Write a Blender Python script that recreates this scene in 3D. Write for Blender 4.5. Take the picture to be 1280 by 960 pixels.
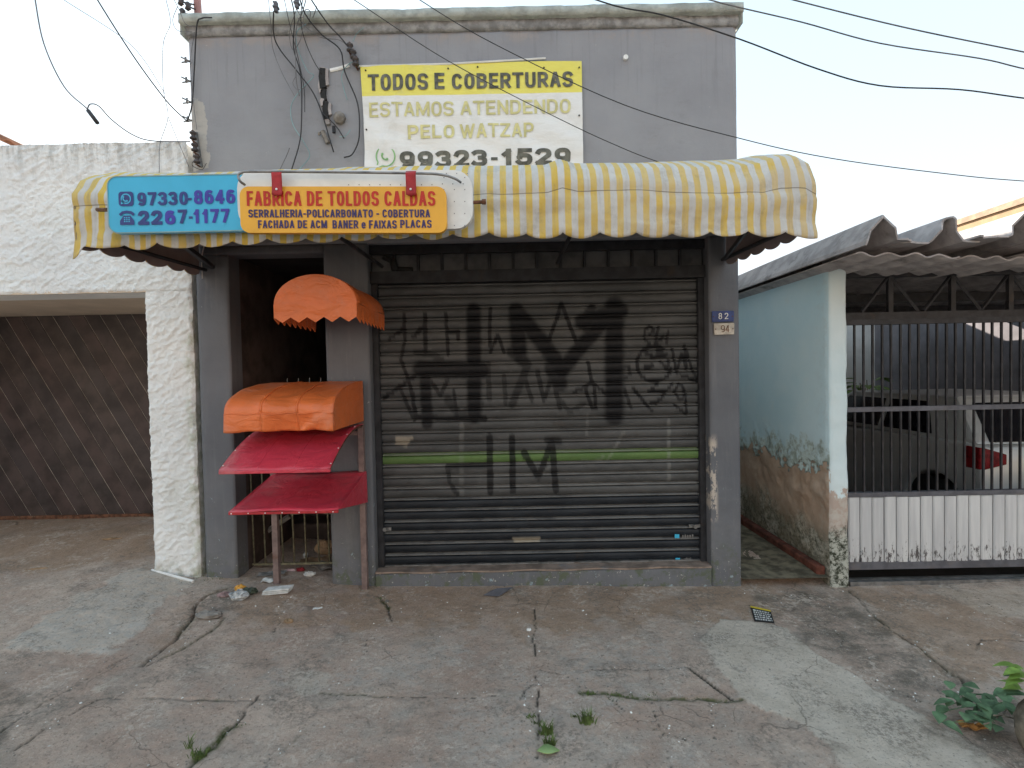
import bpy, bmesh, math, random
import numpy as np
from mathutils import Matrix, Vector
random.seed(7)
SC = bpy.context.scene
COL = SC.collection
for o in list(bpy.data.objects): bpy.data.objects.remove(o)

# ------------------------------------------------------------------ camera
YAW, PITCH, ROLL, FPX = 0.00083, -0.0235, 0.0199, 650.0
def _R(y, p, r):
    cy, sy, cp, sp, cr, sr = math.cos(y), math.sin(y), math.cos(p), math.sin(p), math.cos(r), math.sin(r)
    return (np.array([[cy, -sy, 0], [sy, cy, 0], [0, 0, 1]]) @ np.array([[1, 0, 0], [0, cp, -sp], [0, sp, cp]])
            @ np.array([[cr, 0, sr], [0, 1, 0], [-sr, 0, cr]]))
MC = _R(YAW, PITCH, ROLL)
CAM = np.array([0, -3.88, 1.6])
cd = bpy.data.cameras.new('camera'); cam = bpy.data.objects.new('camera', cd); COL.objects.link(cam)
cd.sensor_width = 36; cd.lens = FPX / 1280 * 36; cd.clip_start = 0.05; cd.clip_end = 2000
m4 = Matrix.Identity(4)
for i in range(3):
    m4[i][0] = MC[i, 0]; m4[i][1] = MC[i, 2]; m4[i][2] = -MC[i, 1]; m4[i][3] = CAM[i]
cam.matrix_world = m4
SC.camera = cam

# ------------------------------------------------------------------ light
SUN = Vector((-0.32, 0.80, 0.37)).normalized()
elev = math.asin(SUN.z); azim = math.atan2(SUN.x, SUN.y)
wd = bpy.data.worlds.new('World'); SC.world = wd; wd.use_nodes = True
nt = wd.node_tree; nt.nodes.clear()
sky = nt.nodes.new('ShaderNodeTexSky'); sky.sky_type = 'NISHITA'; sky.sun_disc = False
sky.sun_elevation = elev; sky.sun_rotation = azim
sky.air_density = 1.0; sky.dust_density = 2.5; sky.ozone_density = 1.0
hs = nt.nodes.new('ShaderNodeHueSaturation'); hs.inputs['Saturation'].default_value = 0.55
bg = nt.nodes.new('ShaderNodeBackground'); bg.inputs[1].default_value = 0.1
wo = nt.nodes.new('ShaderNodeOutputWorld')
nt.links.new(sky.outputs[0], hs.inputs['Color'])
veil = nt.nodes.new('ShaderNodeMix'); veil.data_type = 'RGBA'; veil.inputs[0].default_value = .97   # thin high haze over the whole sky
_tc = nt.nodes.new('ShaderNodeTexCoord'); _sx = nt.nodes.new('ShaderNodeSeparateXYZ'); nt.links.new(_tc.outputs['Generated'], _sx.inputs[0])
_mr = nt.nodes.new('ShaderNodeMapRange'); _mr.interpolation_type = 'SMOOTHSTEP'; _mr.inputs['From Min'].default_value = 0.0; _mr.inputs['From Max'].default_value = .62; nt.links.new(_sx.outputs[2], _mr.inputs['Value'])
_hz = nt.nodes.new('ShaderNodeMix'); _hz.data_type = 'RGBA'; _hz.inputs[6].default_value = (1.50, 1.56, 1.60, 1); _hz.inputs[7].default_value = (1.12, 1.50, 1.80, 1)   # whiter towards the horizon
nt.links.new(_mr.outputs[0], _hz.inputs[0]); nt.links.new(_hz.outputs[2], veil.inputs[7])
nt.links.new(hs.outputs[0], veil.inputs[6]); nt.links.new(veil.outputs[2], bg.inputs[0]); nt.links.new(bg.outputs[0], wo.inputs[0])
sd = bpy.data.lights.new('sun', 'SUN'); sd.energy = 2.6; sd.angle = math.radians(0.5); sd.color = (1, 0.93, 0.82)
so = bpy.data.objects.new('sun', sd); COL.objects.link(so)
so.rotation_euler = SUN.to_track_quat('Z', 'Y').to_euler(); so.location = (-5, 10, 12)
SC.view_settings.view_transform = 'Standard'; SC.view_settings.look = 'None'
SC.view_settings.gamma = 1; SC.view_settings.use_curve_mapping = False
SC.view_settings.exposure = 2.84

# ------------------------------------------------------------------ helpers
def ray(px, py): return MC @ np.array([px - 640, FPX, -(py - 480)])
def W(px, py, Y=0.0):
    d = ray(px, py); t = (Y - CAM[1]) / d[1]; return CAM + d * t
def G(px, py, z=0.0):
    d = ray(px, py); t = (z - CAM[2]) / d[2]; return CAM + d * t
def GX(px, py): 
    z = 0.0
    for _ in range(6):
        p = G(px, py, z); z = float(gh(np.array([p[0]]), np.array([p[1]]))[0])
    return p

def lerp(a, b, t): return a + (b - a) * t
_tabs = {}
def vnoise(x, y, seed=0):
    if seed not in _tabs: _tabs[seed] = np.random.RandomState(seed).rand(256, 256)
    T = _tabs[seed]
    xi = np.floor(x).astype(int); yi = np.floor(y).astype(int); xf = x - xi; yf = y - yi
    xf = xf * xf * (3 - 2 * xf); yf = yf * yf * (3 - 2 * yf)
    a = T[xi & 255, yi & 255]; b = T[(xi + 1) & 255, yi & 255]; c = T[xi & 255, (yi + 1) & 255]; d = T[(xi + 1) & 255, (yi + 1) & 255]
    return (a * (1 - xf) + b * xf) * (1 - yf) + (c * (1 - xf) + d * xf) * yf - 0.5
def fbm(x, y, sc, octv=4, seed=0, gain=0.5):
    r = 0; a = 1.0; s = sc
    for i in range(octv):
        r = r + a * vnoise(x * s + 31.7 * i, y * s + 17.3 * i, seed + i); a *= gain; s *= 2.03
    return r
def smooth(e0, e1, v):
    t = np.clip((v - e0) / (e1 - e0), 0, 1); return t * t * (3 - 2 * t)
def dpoly(x, y, pts):
    d = np.full(x.shape, 1e9)
    for (ax, ay), (bx, by) in zip(pts[:-1], pts[1:]):
        vx, vy = bx - ax, by - ay; L = vx * vx + vy * vy + 1e-12
        t = np.clip(((x - ax) * vx + (y - ay) * vy) / L, 0, 1)
        d = np.minimum(d, np.hypot(x - ax - t * vx, y - ay - t * vy))
    return d
def inpoly(x, y, pts):
    c = np.zeros(x.shape, bool); n = len(pts)
    for i in range(n):
        x1, y1 = pts[i]; x2, y2 = pts[(i + 1) % n]
        if y1 == y2: continue
        k = ((y1 > y) != (y2 > y)) & (x < (x2 - x1) * (y - y1) / (y2 - y1) + x1)
        c ^= k
    return c
def sdpoly(x, y, pts):
    d = dpoly(x, y, pts + [pts[0]]); return np.where(inpoly(x, y, pts), -d, d)

def srgb(r, g, b):
    f = lambda c: (c / 255 / 12.92) if c / 255 <= 0.04045 else ((c / 255 + 0.055) / 1.055) ** 2.4
    return (f(r), f(g), f(b))

# ---- objects
def tag(o, label=None, cat=None, group=None, kind=None):
    if label: o['label'] = label
    if cat: o['category'] = cat
    if group: o['group'] = group
    if kind: o['kind'] = kind
    return o
def thing(name, label, cat, loc=(0, 0, 0), group=None):
    o = bpy.data.objects.new(name, None); COL.objects.link(o); o.location = loc; o.empty_display_size = .1
    return tag(o, label, cat, group)
def link(name, me, mat, parent=None):
    o = bpy.data.objects.new(name, me); COL.objects.link(o)
    if mat is not None and not me.materials:
        for mm in (mat if isinstance(mat, (list, tuple)) else [mat]): me.materials.append(mm)
    if parent is not None:
        o.parent = parent
        o.matrix_parent_inverse = Matrix.Translation(-_wl(parent))
    return o
def _wl(p):
    v = Vector(p.location)
    return v
class MB:
    """collects geometry in world coordinates"""
    def __init__(s): s.v = []; s.f = []; s.mi = []
    def add(s, vs, fs, mi=0):
        n = len(s.v); s.v += [tuple(map(float, v)) for v in vs]; s.f += [tuple(i + n for i in f) for f in fs]; s.mi += [mi] * len(fs); return s
    def box(s, x0, x1, y0, y1, z0, z1, mi=0):
        vs = [(x0, y0, z0), (x1, y0, z0), (x1, y1, z0), (x0, y1, z0), (x0, y0, z1), (x1, y0, z1), (x1, y1, z1), (x0, y1, z1)]
        return s.add(vs, [(0, 3, 2, 1), (4, 5, 6, 7), (0, 1, 5, 4), (1, 2, 6, 5), (2, 3, 7, 6), (3, 0, 4, 7)], mi)
    def prism(s, pts, y0, y1, mi=0):     # pts in (x,z), extruded along y
        n = len(pts); vs = [(p[0], y0, p[1]) for p in pts] + [(p[0], y1, p[1]) for p in pts]
        a = sum(pts[i][0] * pts[(i + 1) % n][1] - pts[(i + 1) % n][0] * pts[i][1] for i in range(n))
        fs = [tuple(range(n)), tuple(range(2 * n - 1, n - 1, -1))] + [(i, i + n, (i + 1) % n + n, (i + 1) % n) for i in range(n)]
        if a < 0: fs = [tuple(reversed(f)) for f in fs]
        return s.add(vs, fs, mi)
    def prismx(s, pts, x0, x1, mi=0):    # pts in (y,z), extruded along x
        n = len(pts); vs = [(x0, p[0], p[1]) for p in pts] + [(x1, p[0], p[1]) for p in pts]
        fs = [tuple(range(n - 1, -1, -1)), tuple(range(n, 2 * n))] + [(i, (i + 1) % n, (i + 1) % n + n, i + n) for i in range(n)]
        a = sum(pts[i][0] * pts[(i + 1) % n][1] - pts[(i + 1) % n][0] * pts[i][1] for i in range(n))
        if a < 0: fs = [tuple(reversed(f)) for f in fs]
        return s.add(vs, fs, mi)
    def prismz(s, pts, z0, z1, mi=0):
        n = len(pts); vs = [(p[0], p[1], z0) for p in pts] + [(p[0], p[1], z1) for p in pts]
        a = sum(pts[i][0] * pts[(i + 1) % n][1] - pts[(i + 1) % n][0] * pts[i][1] for i in range(n))
        fs = [tuple(range(n - 1, -1, -1)), tuple(range(n, 2 * n))] + [(i, (i + 1) % n, (i + 1) % n + n, i + n) for i in range(n)]
        if a < 0: fs = [tuple(reversed(f)) for f in fs]
        return s.add(vs, fs, mi)
    def tube(s, pts, r, n=6, mi=0, r2=None):
        P = [Vector(p) for p in pts]; rings = []
        up = Vector((0.13, 0.21, 1)).normalized()
        for i, p in enumerate(P):
            t = (P[min(i + 1, len(P) - 1)] - P[max(i - 1, 0)]).normalized()
            u = t.cross(up)
            if u.length < 1e-3: u = t.cross(Vector((1, 0, 0)))
            u.normalize(); w = t.cross(u)
            rr = r if r2 is None else lerp(r, r2, i / (len(P) - 1))
            rings.append([p + (u * math.cos(2 * math.pi * k / n) + w * math.sin(2 * math.pi * k / n)) * rr for k in range(n)])
        vs = [v for rg in rings for v in rg]; fs = []
        for i in range(len(P) - 1):
            for k in range(n):
                fs.append((i * n + k, i * n + (k + 1) % n, (i + 1) * n + (k + 1) % n, (i + 1) * n + k))
        fs.append(tuple(range(n - 1, -1, -1))); fs.append(tuple(range((len(P) - 1) * n, len(P) * n)))
        return s.add(vs, fs, mi)
    def lathe(s, prof, c, n=12, axis='z', mi=0):   # prof (r,h)
        vs = []; fs = []
        for r, h in prof:
            for k in range(n):
                a = 2 * math.pi * k / n; x, y = r * math.cos(a), r * math.sin(a)
                p = (x, y, h) if axis == 'z' else ((x, h, y) if axis == 'y' else (h, x, y))
                vs.append((p[0] + c[0], p[1] + c[1], p[2] + c[2]))
        for i in range(len(prof) - 1):
            for k in range(n):
                fs.append((i * n + k, i * n + (k + 1) % n, (i + 1) * n + (k + 1) % n, (i + 1) * n + k))
        fs.append(tuple(range(n - 1, -1, -1))); fs.append(tuple(range((len(prof) - 1) * n, len(prof) * n)))
        return s.add(vs, fs, mi)
    def grid(s, F, nu, nv, mi=0):
        vs = [F(i / nu, j / nv) for j in range(nv + 1) for i in range(nu + 1)]
        fs = [(j * (nu + 1) + i, j * (nu + 1) + i + 1, (j + 1) * (nu + 1) + i + 1, (j + 1) * (nu + 1) + i) for j in range(nv) for i in range(nu)]
        return s.add(vs, fs, mi)
    def build(s, name, mat, parent=None, smooth=False, bevel=0, seg=1, jitter=0, solid=0):
        me = bpy.data.meshes.new(name); me.from_pydata(s.v, [], s.f); me.update()
        if max(s.mi, default=0): me.polygons.foreach_set('material_index', s.mi)
        bm = bmesh.new(); bm.from_mesh(me)
        bmesh.ops.recalc_face_normals(bm, faces=bm.faces)
        if bevel: bmesh.ops.bevel(bm, geom=list(bm.edges), offset=bevel, segments=seg, affect='EDGES', profile=.6)
        bm.to_mesh(me); bm.free()
        if smooth: me.polygons.foreach_set('use_smooth', [True] * len(me.polygons))
        o = link(name, me, mat, parent)
        if solid:
            md = o.modifiers.new('solid', 'SOLIDIFY'); md.thickness = solid; md.offset = 0
        return o
def fine_grid(name, X, Y, Z, mat, parent=None, attrs=None, flip=False, smooth=True):
    """X,Y,Z are (n,m) arrays"""
    n, m = X.shape
    co = np.stack([X, Y, Z], -1).reshape(-1, 3).astype(np.float32)
    i = np.arange(n - 1)[:, None] * m + np.arange(m - 1)[None, :]
    q = np.stack([i, i + m, i + m + 1, i + 1], -1).reshape(-1, 4)
    if flip: q = q[:, ::-1]
    me = bpy.data.meshes.new(name)
    me.vertices.add(n * m); me.vertices.foreach_set('co', co.ravel())
    me.loops.add(q.size); me.loops.foreach_set('vertex_index', q.ravel().astype(np.int32))
    me.polygons.add(len(q)); me.polygons.foreach_set('loop_start', np.arange(0, q.size, 4, dtype=np.int32))
    me.polygons.foreach_set('loop_total', np.full(len(q), 4, np.int32))
    me.update(calc_edges=True)
    if smooth: me.polygons.foreach_set('use_smooth', np.ones(len(q), bool))
    for k, (r, g, b) in (attrs or {}).items():
        a = me.color_attributes.new(k, 'FLOAT_COLOR', 'POINT')
        a.data.foreach_set('color', np.stack([r, g, b, np.ones_like(r)], -1).reshape(-1).astype(np.float32))
    return link(name, me, mat, parent)

def sm_path(pts, n=8):      # catmull-rom
    P = [Vector(p) for p in pts]; out = []
    Q = [P[0] * 2 - P[1]] + P + [P[-1] * 2 - P[-2]]
    for i in range(1, len(Q) - 2):
        for k in range(n):
            t = k / n; a, b, c, d = Q[i - 1], Q[i], Q[i + 1], Q[i + 2]
            out.append(.5 * ((2 * b) + (c - a) * t + (2 * a - 5 * b + 4 * c - d) * t * t + (3 * b - a - 3 * c + d) * t ** 3))
    out.append(P[-1]); return out

def _arc(cx, cy, rx, ry, a0, a1, n=8, p=.78):
    out = []
    for k in range(n + 1):
        a = math.radians(lerp(a0, a1, k / n)); c, s_ = math.cos(a), math.sin(a)
        out.append((cx + rx * math.copysign(abs(c) ** p, c), cy + ry * math.copysign(abs(s_) ** p, s_)))
    return out
def _bowl(x0, y0, x1, y1):
    xm = x0 + (x1 - x0) * .45; return [(x0, y1)] + _arc(xm, (y0 + y1) / 2, x1 - xm, (y1 - y0) / 2, 90, -90) + [(x0, y0)]
_O = _arc(.5, .5, .5, .5, 90, 450, 28)
_S = _arc(.5, .75, .5, .25, 20, 180, 9) + _arc(.5, .75, .5, .24, 195, 250, 3) + [(.5, .5)] + _arc(.5, .25, .5, .24, 70, 15, 3) + _arc(.5, .25, .5, .25, 0, -160, 9)
GLY = {'A': [[(0, 0), (.44, 1)], [(1, 0), (.56, 1)], [(.2, .3), (.8, .3)]], 'B': [[(0, 0), (0, 1)], _bowl(0, .52, .93, 1), _bowl(0, 0, 1, .52)],
 'C': [_arc(.5, .5, .5, .5, 38, 322, 20)], 'D': [[(0, 0), (0, 1)], _bowl(0, 0, 1, 1)], 'E': [[(0, 0), (0, 1)], [(0, 1), (1, 1)], [(0, .52), (.88, .52)], [(0, 0), (1, 0)]],
 'F': [[(0, 0), (0, 1)], [(0, 1), (1, 1)], [(0, .5), (.85, .5)]], 'H': [[(0, 0), (0, 1)], [(1, 0), (1, 1)], [(0, .52), (1, .52)]], 'I': [[(.5, 0), (.5, 1)]],
 'L': [[(0, 0), (0, 1)], [(0, 0), (1, 0)]], 'M': [[(0, 0), (0, 1)], [(1, 0), (1, 1)], [(.06, 1), (.5, .08)], [(.94, 1), (.5, .08)]], 'N': [[(0, 0), (0, 1)], [(1, 0), (1, 1)], [(.04, 1), (.96, 0)]],
 'O': [_O], 'P': [[(0, 0), (0, 1)], _bowl(0, .42, 1, 1)], 'R': [[(0, 0), (0, 1)], _bowl(0, .46, 1, 1), [(.5, .46), (1, 0)]], 'S': [_S], 'T': [[(.5, 0), (.5, 1)], [(-.05, 1), (1.05, 1)]],
 'U': [[(0, 1)] + _arc(.5, .35, .5, .35, 180, 360, 12) + [(1, 1)]], 'W': [[(0, 1), (.26, 0)], [(.26, 0), (.5, .9)], [(.5, .9), (.74, 0)], [(.74, 0), (1, 1)]],
 'X': [[(0, 0), (1, 1)], [(0, 1), (1, 0)]], 'Z': [[(0, 1), (1, 1)], [(1, 1), (0, 0)], [(0, 0), (1, 0)]], '-': [[(0, .42), (1, .42)]],
 'e': [[(.05, .38)] + [(.95, .38)] , _arc(.5, .36, .5, .36, 0, 310, 18)],
 '0': [_O], '1': [[(.7, 0), (.7, 1)], [(.68, .98), (.2, .74)]], '2': [_arc(.5, .72, .5, .28, 165, -25, 12) + [(.0, .0)], [(0, 0), (1, 0)]],
 '3': [_arc(.45, .76, .5, .24, 150, -80, 12), _arc(.45, .26, .55, .26, 80, -150, 12)], '4': [[(.72, 0), (.72, 1)], [(.66, 1), (0, .3)], [(0, .27), (1, .27)]],
 '5': [[(.12, 1), (.95, 1)], [(.12, 1), (.06, .5)], [(.06, .5)] + _arc(.45, .31, .55, .31, 110, -155, 14)], '6': [_arc(.5, .32, .5, .32, 0, 360, 20), [(0, .34)] + _arc(.5, .62, .48, .38, 180, 62, 12)],
 '7': [[(0, 1), (1, 1)], [(.97, .98), (.35, 0)]], '8': [_arc(.5, .26, .5, .26, 0, 360, 20), _arc(.5, .76, .44, .24, 0, 360, 20)], '9': [_arc(.5, .68, .5, .32, 0, 360, 20), [(1, .66)] + _arc(.5, .38, .48, .38, 0, -118, 12)]}
GW = {'M': 1.3, 'W': 1.5, 'I': .30, '-': .6, '1': .8, ' ': .55, 'E': .88, 'F': .85, 'L': .85, 'e': .9}
def text(body, p0, p1, y, mat, parent, wt=.3, yf=None, name='lettering', tilt=0.0):
    """thick block letters built from strokes; p0 = (x,z) lower-left, p1 = (x,z) upper-right of the written line"""
    if body == '-':
        mb = MB(); mb.add([(p0[0], y, p0[1]), (p1[0], y, p0[1]), (p1[0], y, p1[1]), (p0[0], y, p1[1])], [(0, 1, 2, 3)])
        if yf is not None: mb.v = [(x_, y_ + float(yf(x_, z_)), z_) for x_, y_, z_ in mb.v]
        return mb.build(name, mat, parent)
    X0_ = p0[0]; p1 = (p1[0], p1[1] - tilt * (p1[0] - p0[0]))
    gap = .13 + wt * .18; tot = 0; pos = []
    for ch in body: pos.append(tot); tot += GW.get(ch, 1.0) + (gap if ch != ' ' else 0)
    tot -= gap; sx = (p1[0] - p0[0]) / tot; sz = p1[1] - p0[1]; wx = wt * sx; wz = min(wt * .62 * sx * 1.35, sz * .24) if sx > sz * .5 else min(wx * .9, sz * .2)
    mb = MB(); k = 0
    for ch, ps in zip(body, pos):
        if ch == ' ': continue
        cw = GW.get(ch, 1.0) * sx
        for st in GLY[ch]:
            k += 1; dn = (k % 4) * .00025
            if ch == 'I': P = [(p0[0] + ps * sx + cw / 2, p0[1] + wz / 2 + b_ * (sz - wz)) for a_, b_ in st]
            else: P = [(p0[0] + ps * sx + wx / 2 + a_ * (cw - wx), p0[1] + wz / 2 + b_ * (sz - wz)) for a_, b_ in st]
            Q = []
            for a_, b_ in zip(P[:-1], P[1:]):
                m_ = max(1, int(math.hypot(b_[0] - a_[0], b_[1] - a_[1]) / .02)); Q += [(lerp(a_[0], b_[0], j / m_), lerp(a_[1], b_[1], j / m_)) for j in range(m_)]
            Q.append(P[-1]); n = len(Q); closed = ch in '068O9' and math.hypot(Q[0][0] - Q[-1][0], Q[0][1] - Q[-1][1]) < 1e-4
            T = []
            for i in range(n):
                a_ = Q[i - 1] if i else (Q[-2] if closed else Q[0]); b_ = Q[i + 1] if i < n - 1 else (Q[1] if closed else Q[-1]); L_ = math.hypot(b_[0] - a_[0], b_[1] - a_[1]) + 1e-9
                T.append(((b_[0] - a_[0]) / L_, (b_[1] - a_[1]) / L_))
            if not closed:      # carry the ends out by half a stroke, cut square to the line
                e = .5
                Q[0] = (Q[0][0] - T[0][0] * wx * e, Q[0][1] - T[0][1] * wz * e); Q[-1] = (Q[-1][0] + T[-1][0] * wx * e, Q[-1][1] + T[-1][1] * wz * e)
            vs = [(q[0] - t[1] * wx / 2, 0, q[1] + t[0] * wz / 2) for q, t in zip(Q, T)] + [(q[0] + t[1] * wx / 2, 0, q[1] - t[0] * wz / 2) for q, t in zip(Q, T)]
            zlo, zhi = p0[1], p1[1]
            vs = [(x_, y - dn + (float(yf(x_, z_)) if yf is not None else 0), min(zhi, max(zlo, z_)) + tilt * (x_ - X0_)) for x_, _, z_ in vs]
            mb.add(vs, [(i, i + 1, i + 1 + n, i + n) for i in range(n - 1)])
    return mb.build(name, mat, parent)
def ribbon(mb, pts, w, y, closed=False):
    P = [Vector((p[0], p[1])) for p in pts]; n = len(P); L = []; R = []
    for i in range(n):
        a = P[(i - 1) % n] if (closed or i > 0) else P[i]; b = P[(i + 1) % n] if (closed or i < n - 1) else P[i]
        t = (b - a).normalized(); q = Vector((-t.y, t.x)) * w / 2
        L.append(P[i] + q); R.append(P[i] - q)
    vs = [(p.x, y, p.y) for p in L] + [(p.x, y, p.y) for p in R]
    m = n if closed else n - 1
    mb.add(vs, [(i, (i + 1) % n, (i + 1) % n + n, i + n) for i in range(m)])
def disc(mb, cx, cz, r, y, n=20, rz=None):
    rz = rz or r
    mb.add([(cx + r * math.cos(2 * math.pi * k / n), y, cz + rz * math.sin(2 * math.pi * k / n)) for k in range(n)], [tuple(range(n))])
def rrect(x0, x1, z0, z1, r, n=5):
    pts = []
    for cx, cz, a0 in ((x1 - r, z0 + r, -90), (x1 - r, z1 - r, 0), (x0 + r, z1 - r, 90), (x0 + r, z0 + r, 180)):
        for k in range(n + 1):
            a = math.radians(a0 + 90 * k / n); pts.append((cx + r * math.cos(a), cz + r * math.sin(a)))
    return pts

# ------------------------------------------------------------------ materials
class NT:
    def __init__(s, name, rough=.8, metal=0, spec=.3):
        s.m = bpy.data.materials.new(name); s.m.use_nodes = True; s.t = s.m.node_tree; s.t.nodes.clear()
        s.out = s.t.nodes.new('ShaderNodeOutputMaterial'); s.b = s.t.nodes.new('ShaderNodeBsdfPrincipled')
        s.t.links.new(s.b.outputs[0], s.out.inputs[0])
        s.b.inputs['Roughness'].default_value = rough; s.b.inputs['Metallic'].default_value = metal
        s.b.inputs['Specular IOR Level'].default_value = spec
        s.tc = s.t.nodes.new('ShaderNodeTexCoord'); s.co = s.tc.outputs['Object']
    def n(s, ty, **k):
        nd = s.t.nodes.new(ty)
        for a, v in k.items(): setattr(nd, a, v)
        return nd
    def l(s, a, b): s.t.links.new(a, b)
    def noise(s, scale, detail=5, rough=.6, stretch=None, dist=0):
        nd = s.n('ShaderNodeTexNoise'); nd.inputs['Scale'].default_value = scale; nd.inputs['Detail'].default_value = detail
        nd.inputs['Roughness'].default_value = rough; nd.inputs['Distortion'].default_value = dist
        if stretch:
            mp = s.n('ShaderNodeMapping'); mp.inputs['Scale'].default_value = stretch; s.l(s.co, mp.inputs[0]); s.l(mp.outputs[0], nd.inputs['Vector'])
        else: s.l(s.co, nd.inputs['Vector'])
        return nd.outputs['Fac']
    def ramp(s, v, a, b, ca=0., cb=1.):
        r = s.n('ShaderNodeMapRange'); r.interpolation_type = 'SMOOTHSTEP'
        s.set(r.inputs['Value'], v); s.set(r.inputs['From Min'], a); s.set(r.inputs['From Max'], b); s.set(r.inputs['To Min'], ca); s.set(r.inputs['To Max'], cb)
        return r.outputs[0]
    def set(s, inp, v):
        if hasattr(v, 'links') or hasattr(v, 'is_linked'): s.l(v, inp)
        else:
            if inp.type == 'RGBA' and len(v) == 3: v = (*v, 1)
            inp.default_value = v
    def mix(s, f, a, b):
        m = s.n('ShaderNodeMix', data_type='RGBA'); s.set(m.inputs[0], f); s.set(m.inputs[6], a); s.set(m.inputs[7], b); return m.outputs[2]
    def math(s, op, a, b=0., c=0.):
        m = s.n('ShaderNodeMath', operation=op); s.set(m.inputs[0], a); s.set(m.inputs[1], b); s.set(m.inputs[2], c); return m.outputs[0]
    def sep(s, v):
        x = s.n('ShaderNodeSeparateXYZ'); s.l(v, x.inputs[0]); return x.outputs
    def attr(s, name):
        a = s.n('ShaderNodeAttribute'); a.attribute_name = name; x = s.n('ShaderNodeSeparateColor'); s.l(a.outputs['Color'], x.inputs[0]); return x.outputs
    def col(s, c): s.set(s.b.inputs['Base Color'], c); return s
    def bump(s, h, st=.3, d=.01):
        b = s.n('ShaderNodeBump'); b.inputs['Strength'].default_value = st; b.inputs['Distance'].default_value = d
        s.l(h, b.inputs['Height']); 
        if s.b.inputs['Normal'].is_linked:
            s.l(s.b.inputs['Normal'].links[0].from_socket, b.inputs['Normal'])
        s.l(b.outputs[0], s.b.inputs['Normal']); return s

def simple(name, c, rough=.7, var=.25, scale=8, bump=.15, bscale=60, metal=0, spec=.3, dirt=None, dirtamt=.5, bd=.004):
    t = NT(name, rough, metal, spec)
    c2 = tuple(x * (1 - var) for x in c); c1 = tuple(min(1, x * (1 + var)) for x in c)
    k = t.mix(t.ramp(t.noise(scale), .35, .65), c2, c1)
    if dirt: k = t.mix(t.ramp(t.noise(scale * .6, 8, .7), .55, .72, 0., dirtamt), k, dirt)
    t.col(k)
    if bump: t.bump(t.noise(bscale, 4), bump, bd)
    return t.m

# grey painted render of the shop
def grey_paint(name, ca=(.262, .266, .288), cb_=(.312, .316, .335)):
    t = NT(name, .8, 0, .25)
    k = t.mix(t.ramp(t.noise(1.6, 6, .6), .3, .7), ca, cb_)
    k = t.mix(t.ramp(t.noise(3, 6, .7, (6, 6, .5)), .5, .8, 0., .35), k, (.28, .28, .29))
    P = t.sep(t.co)
    low = t.ramp(P[2], .75, .0)
    # grime and small chips, more of them near the ground
    k = t.mix(t.math('MULTIPLY', low, t.ramp(t.noise(7, 8, .75), .45, .65, 0., .55)), k, (.12, .12, .10))
    ch = t.noise(34, 5, .75)
    thr = t.math('SUBTRACT', .705, t.math('MULTIPLY', low, .075))
    k = t.mix(t.ramp(ch, thr, t.math('ADD', thr, .015)), k, (.5, .5, .46))
    cb = t.noise(14, 6, .7)
    k = t.mix(t.math('MULTIPLY', t.ramp(cb, .63, .66), t.ramp(P[2], .95, .5)), k, (.28, .36, .40))
    cg = t.noise(9, 6, .7)
    k = t.mix(t.math('MULTIPLY', t.ramp(cg, .5, .62), t.ramp(P[2], .35, .05, 0., .8)), k, (.10, .12, .07))
    # bare plaster near the top and the left edge
    pl = t.noise(3.3, 7, .62)
    e = t.math('MULTIPLY', t.ramp(P[0], -2.12, -2.3), t.math('MULTIPLY', t.ramp(P[2], 3.05, 3.2), t.ramp(P[2], 3.75, 3.5)))
    k = t.mix(t.ramp(t.math('ADD', pl, t.math('MULTIPLY', e, .43)), .74, .76), k, (.44, .42, .39))
    strip = t.math('MULTIPLY', t.math('MULTIPLY', t.ramp(P[0], 1.455, 1.465), t.ramp(P[0], 1.535, 1.50)), t.math('MULTIPLY', t.ramp(P[2], .42, .5), t.ramp(P[2], 1.12, 1.02)))
    k = t.mix(t.math('MULTIPLY', strip, t.ramp(t.noise(13, 6, .75, (1.4, 1, .55)), .50, .53)), k, (.50, .44, .38))
    tp = t.ramp(P[2], 3.98, 4.08)
    k = t.mix(t.math('MULTIPLY', tp, t.ramp(t.noise(5, 7, .7), .45, .6)), k, (.33, .30, .29))
    k = t.mix(t.ramp(t.noise(11, 4, .85), .685, .70, 0., .8), k, (.50, .49, .47))
    k = t.mix(t.math('MULTIPLY', t.ramp(t.noise(1.1, 3, .6), .46, .60), t.ramp(t.noise(4, 7, .8, (1, 1, 2.2)), .48, .66, 0., .35)), k, (.20, .195, .20))
    # rain streaks under the cap
    k = t.mix(t.math('MULTIPLY', t.ramp(P[2], 3.3, 4.1), t.ramp(t.noise(5, 5, .6, (5, 5, .25)), .52, .7, 0., .3)), k, (.13, .13, .14))
    t.col(k); t.bump(t.noise(22, 6, .65), .35, .008); t.bump(t.noise(2.5, 3), .4, .02)
    return t.m
M_grey = grey_paint('grey wall paint')
M_grey_shade = grey_paint('awning-shaded grey wall paint', (.125, .130, .145), (.165, .170, .185))  # darker copy of the wall paint, shade under the awning put into its colour

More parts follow.
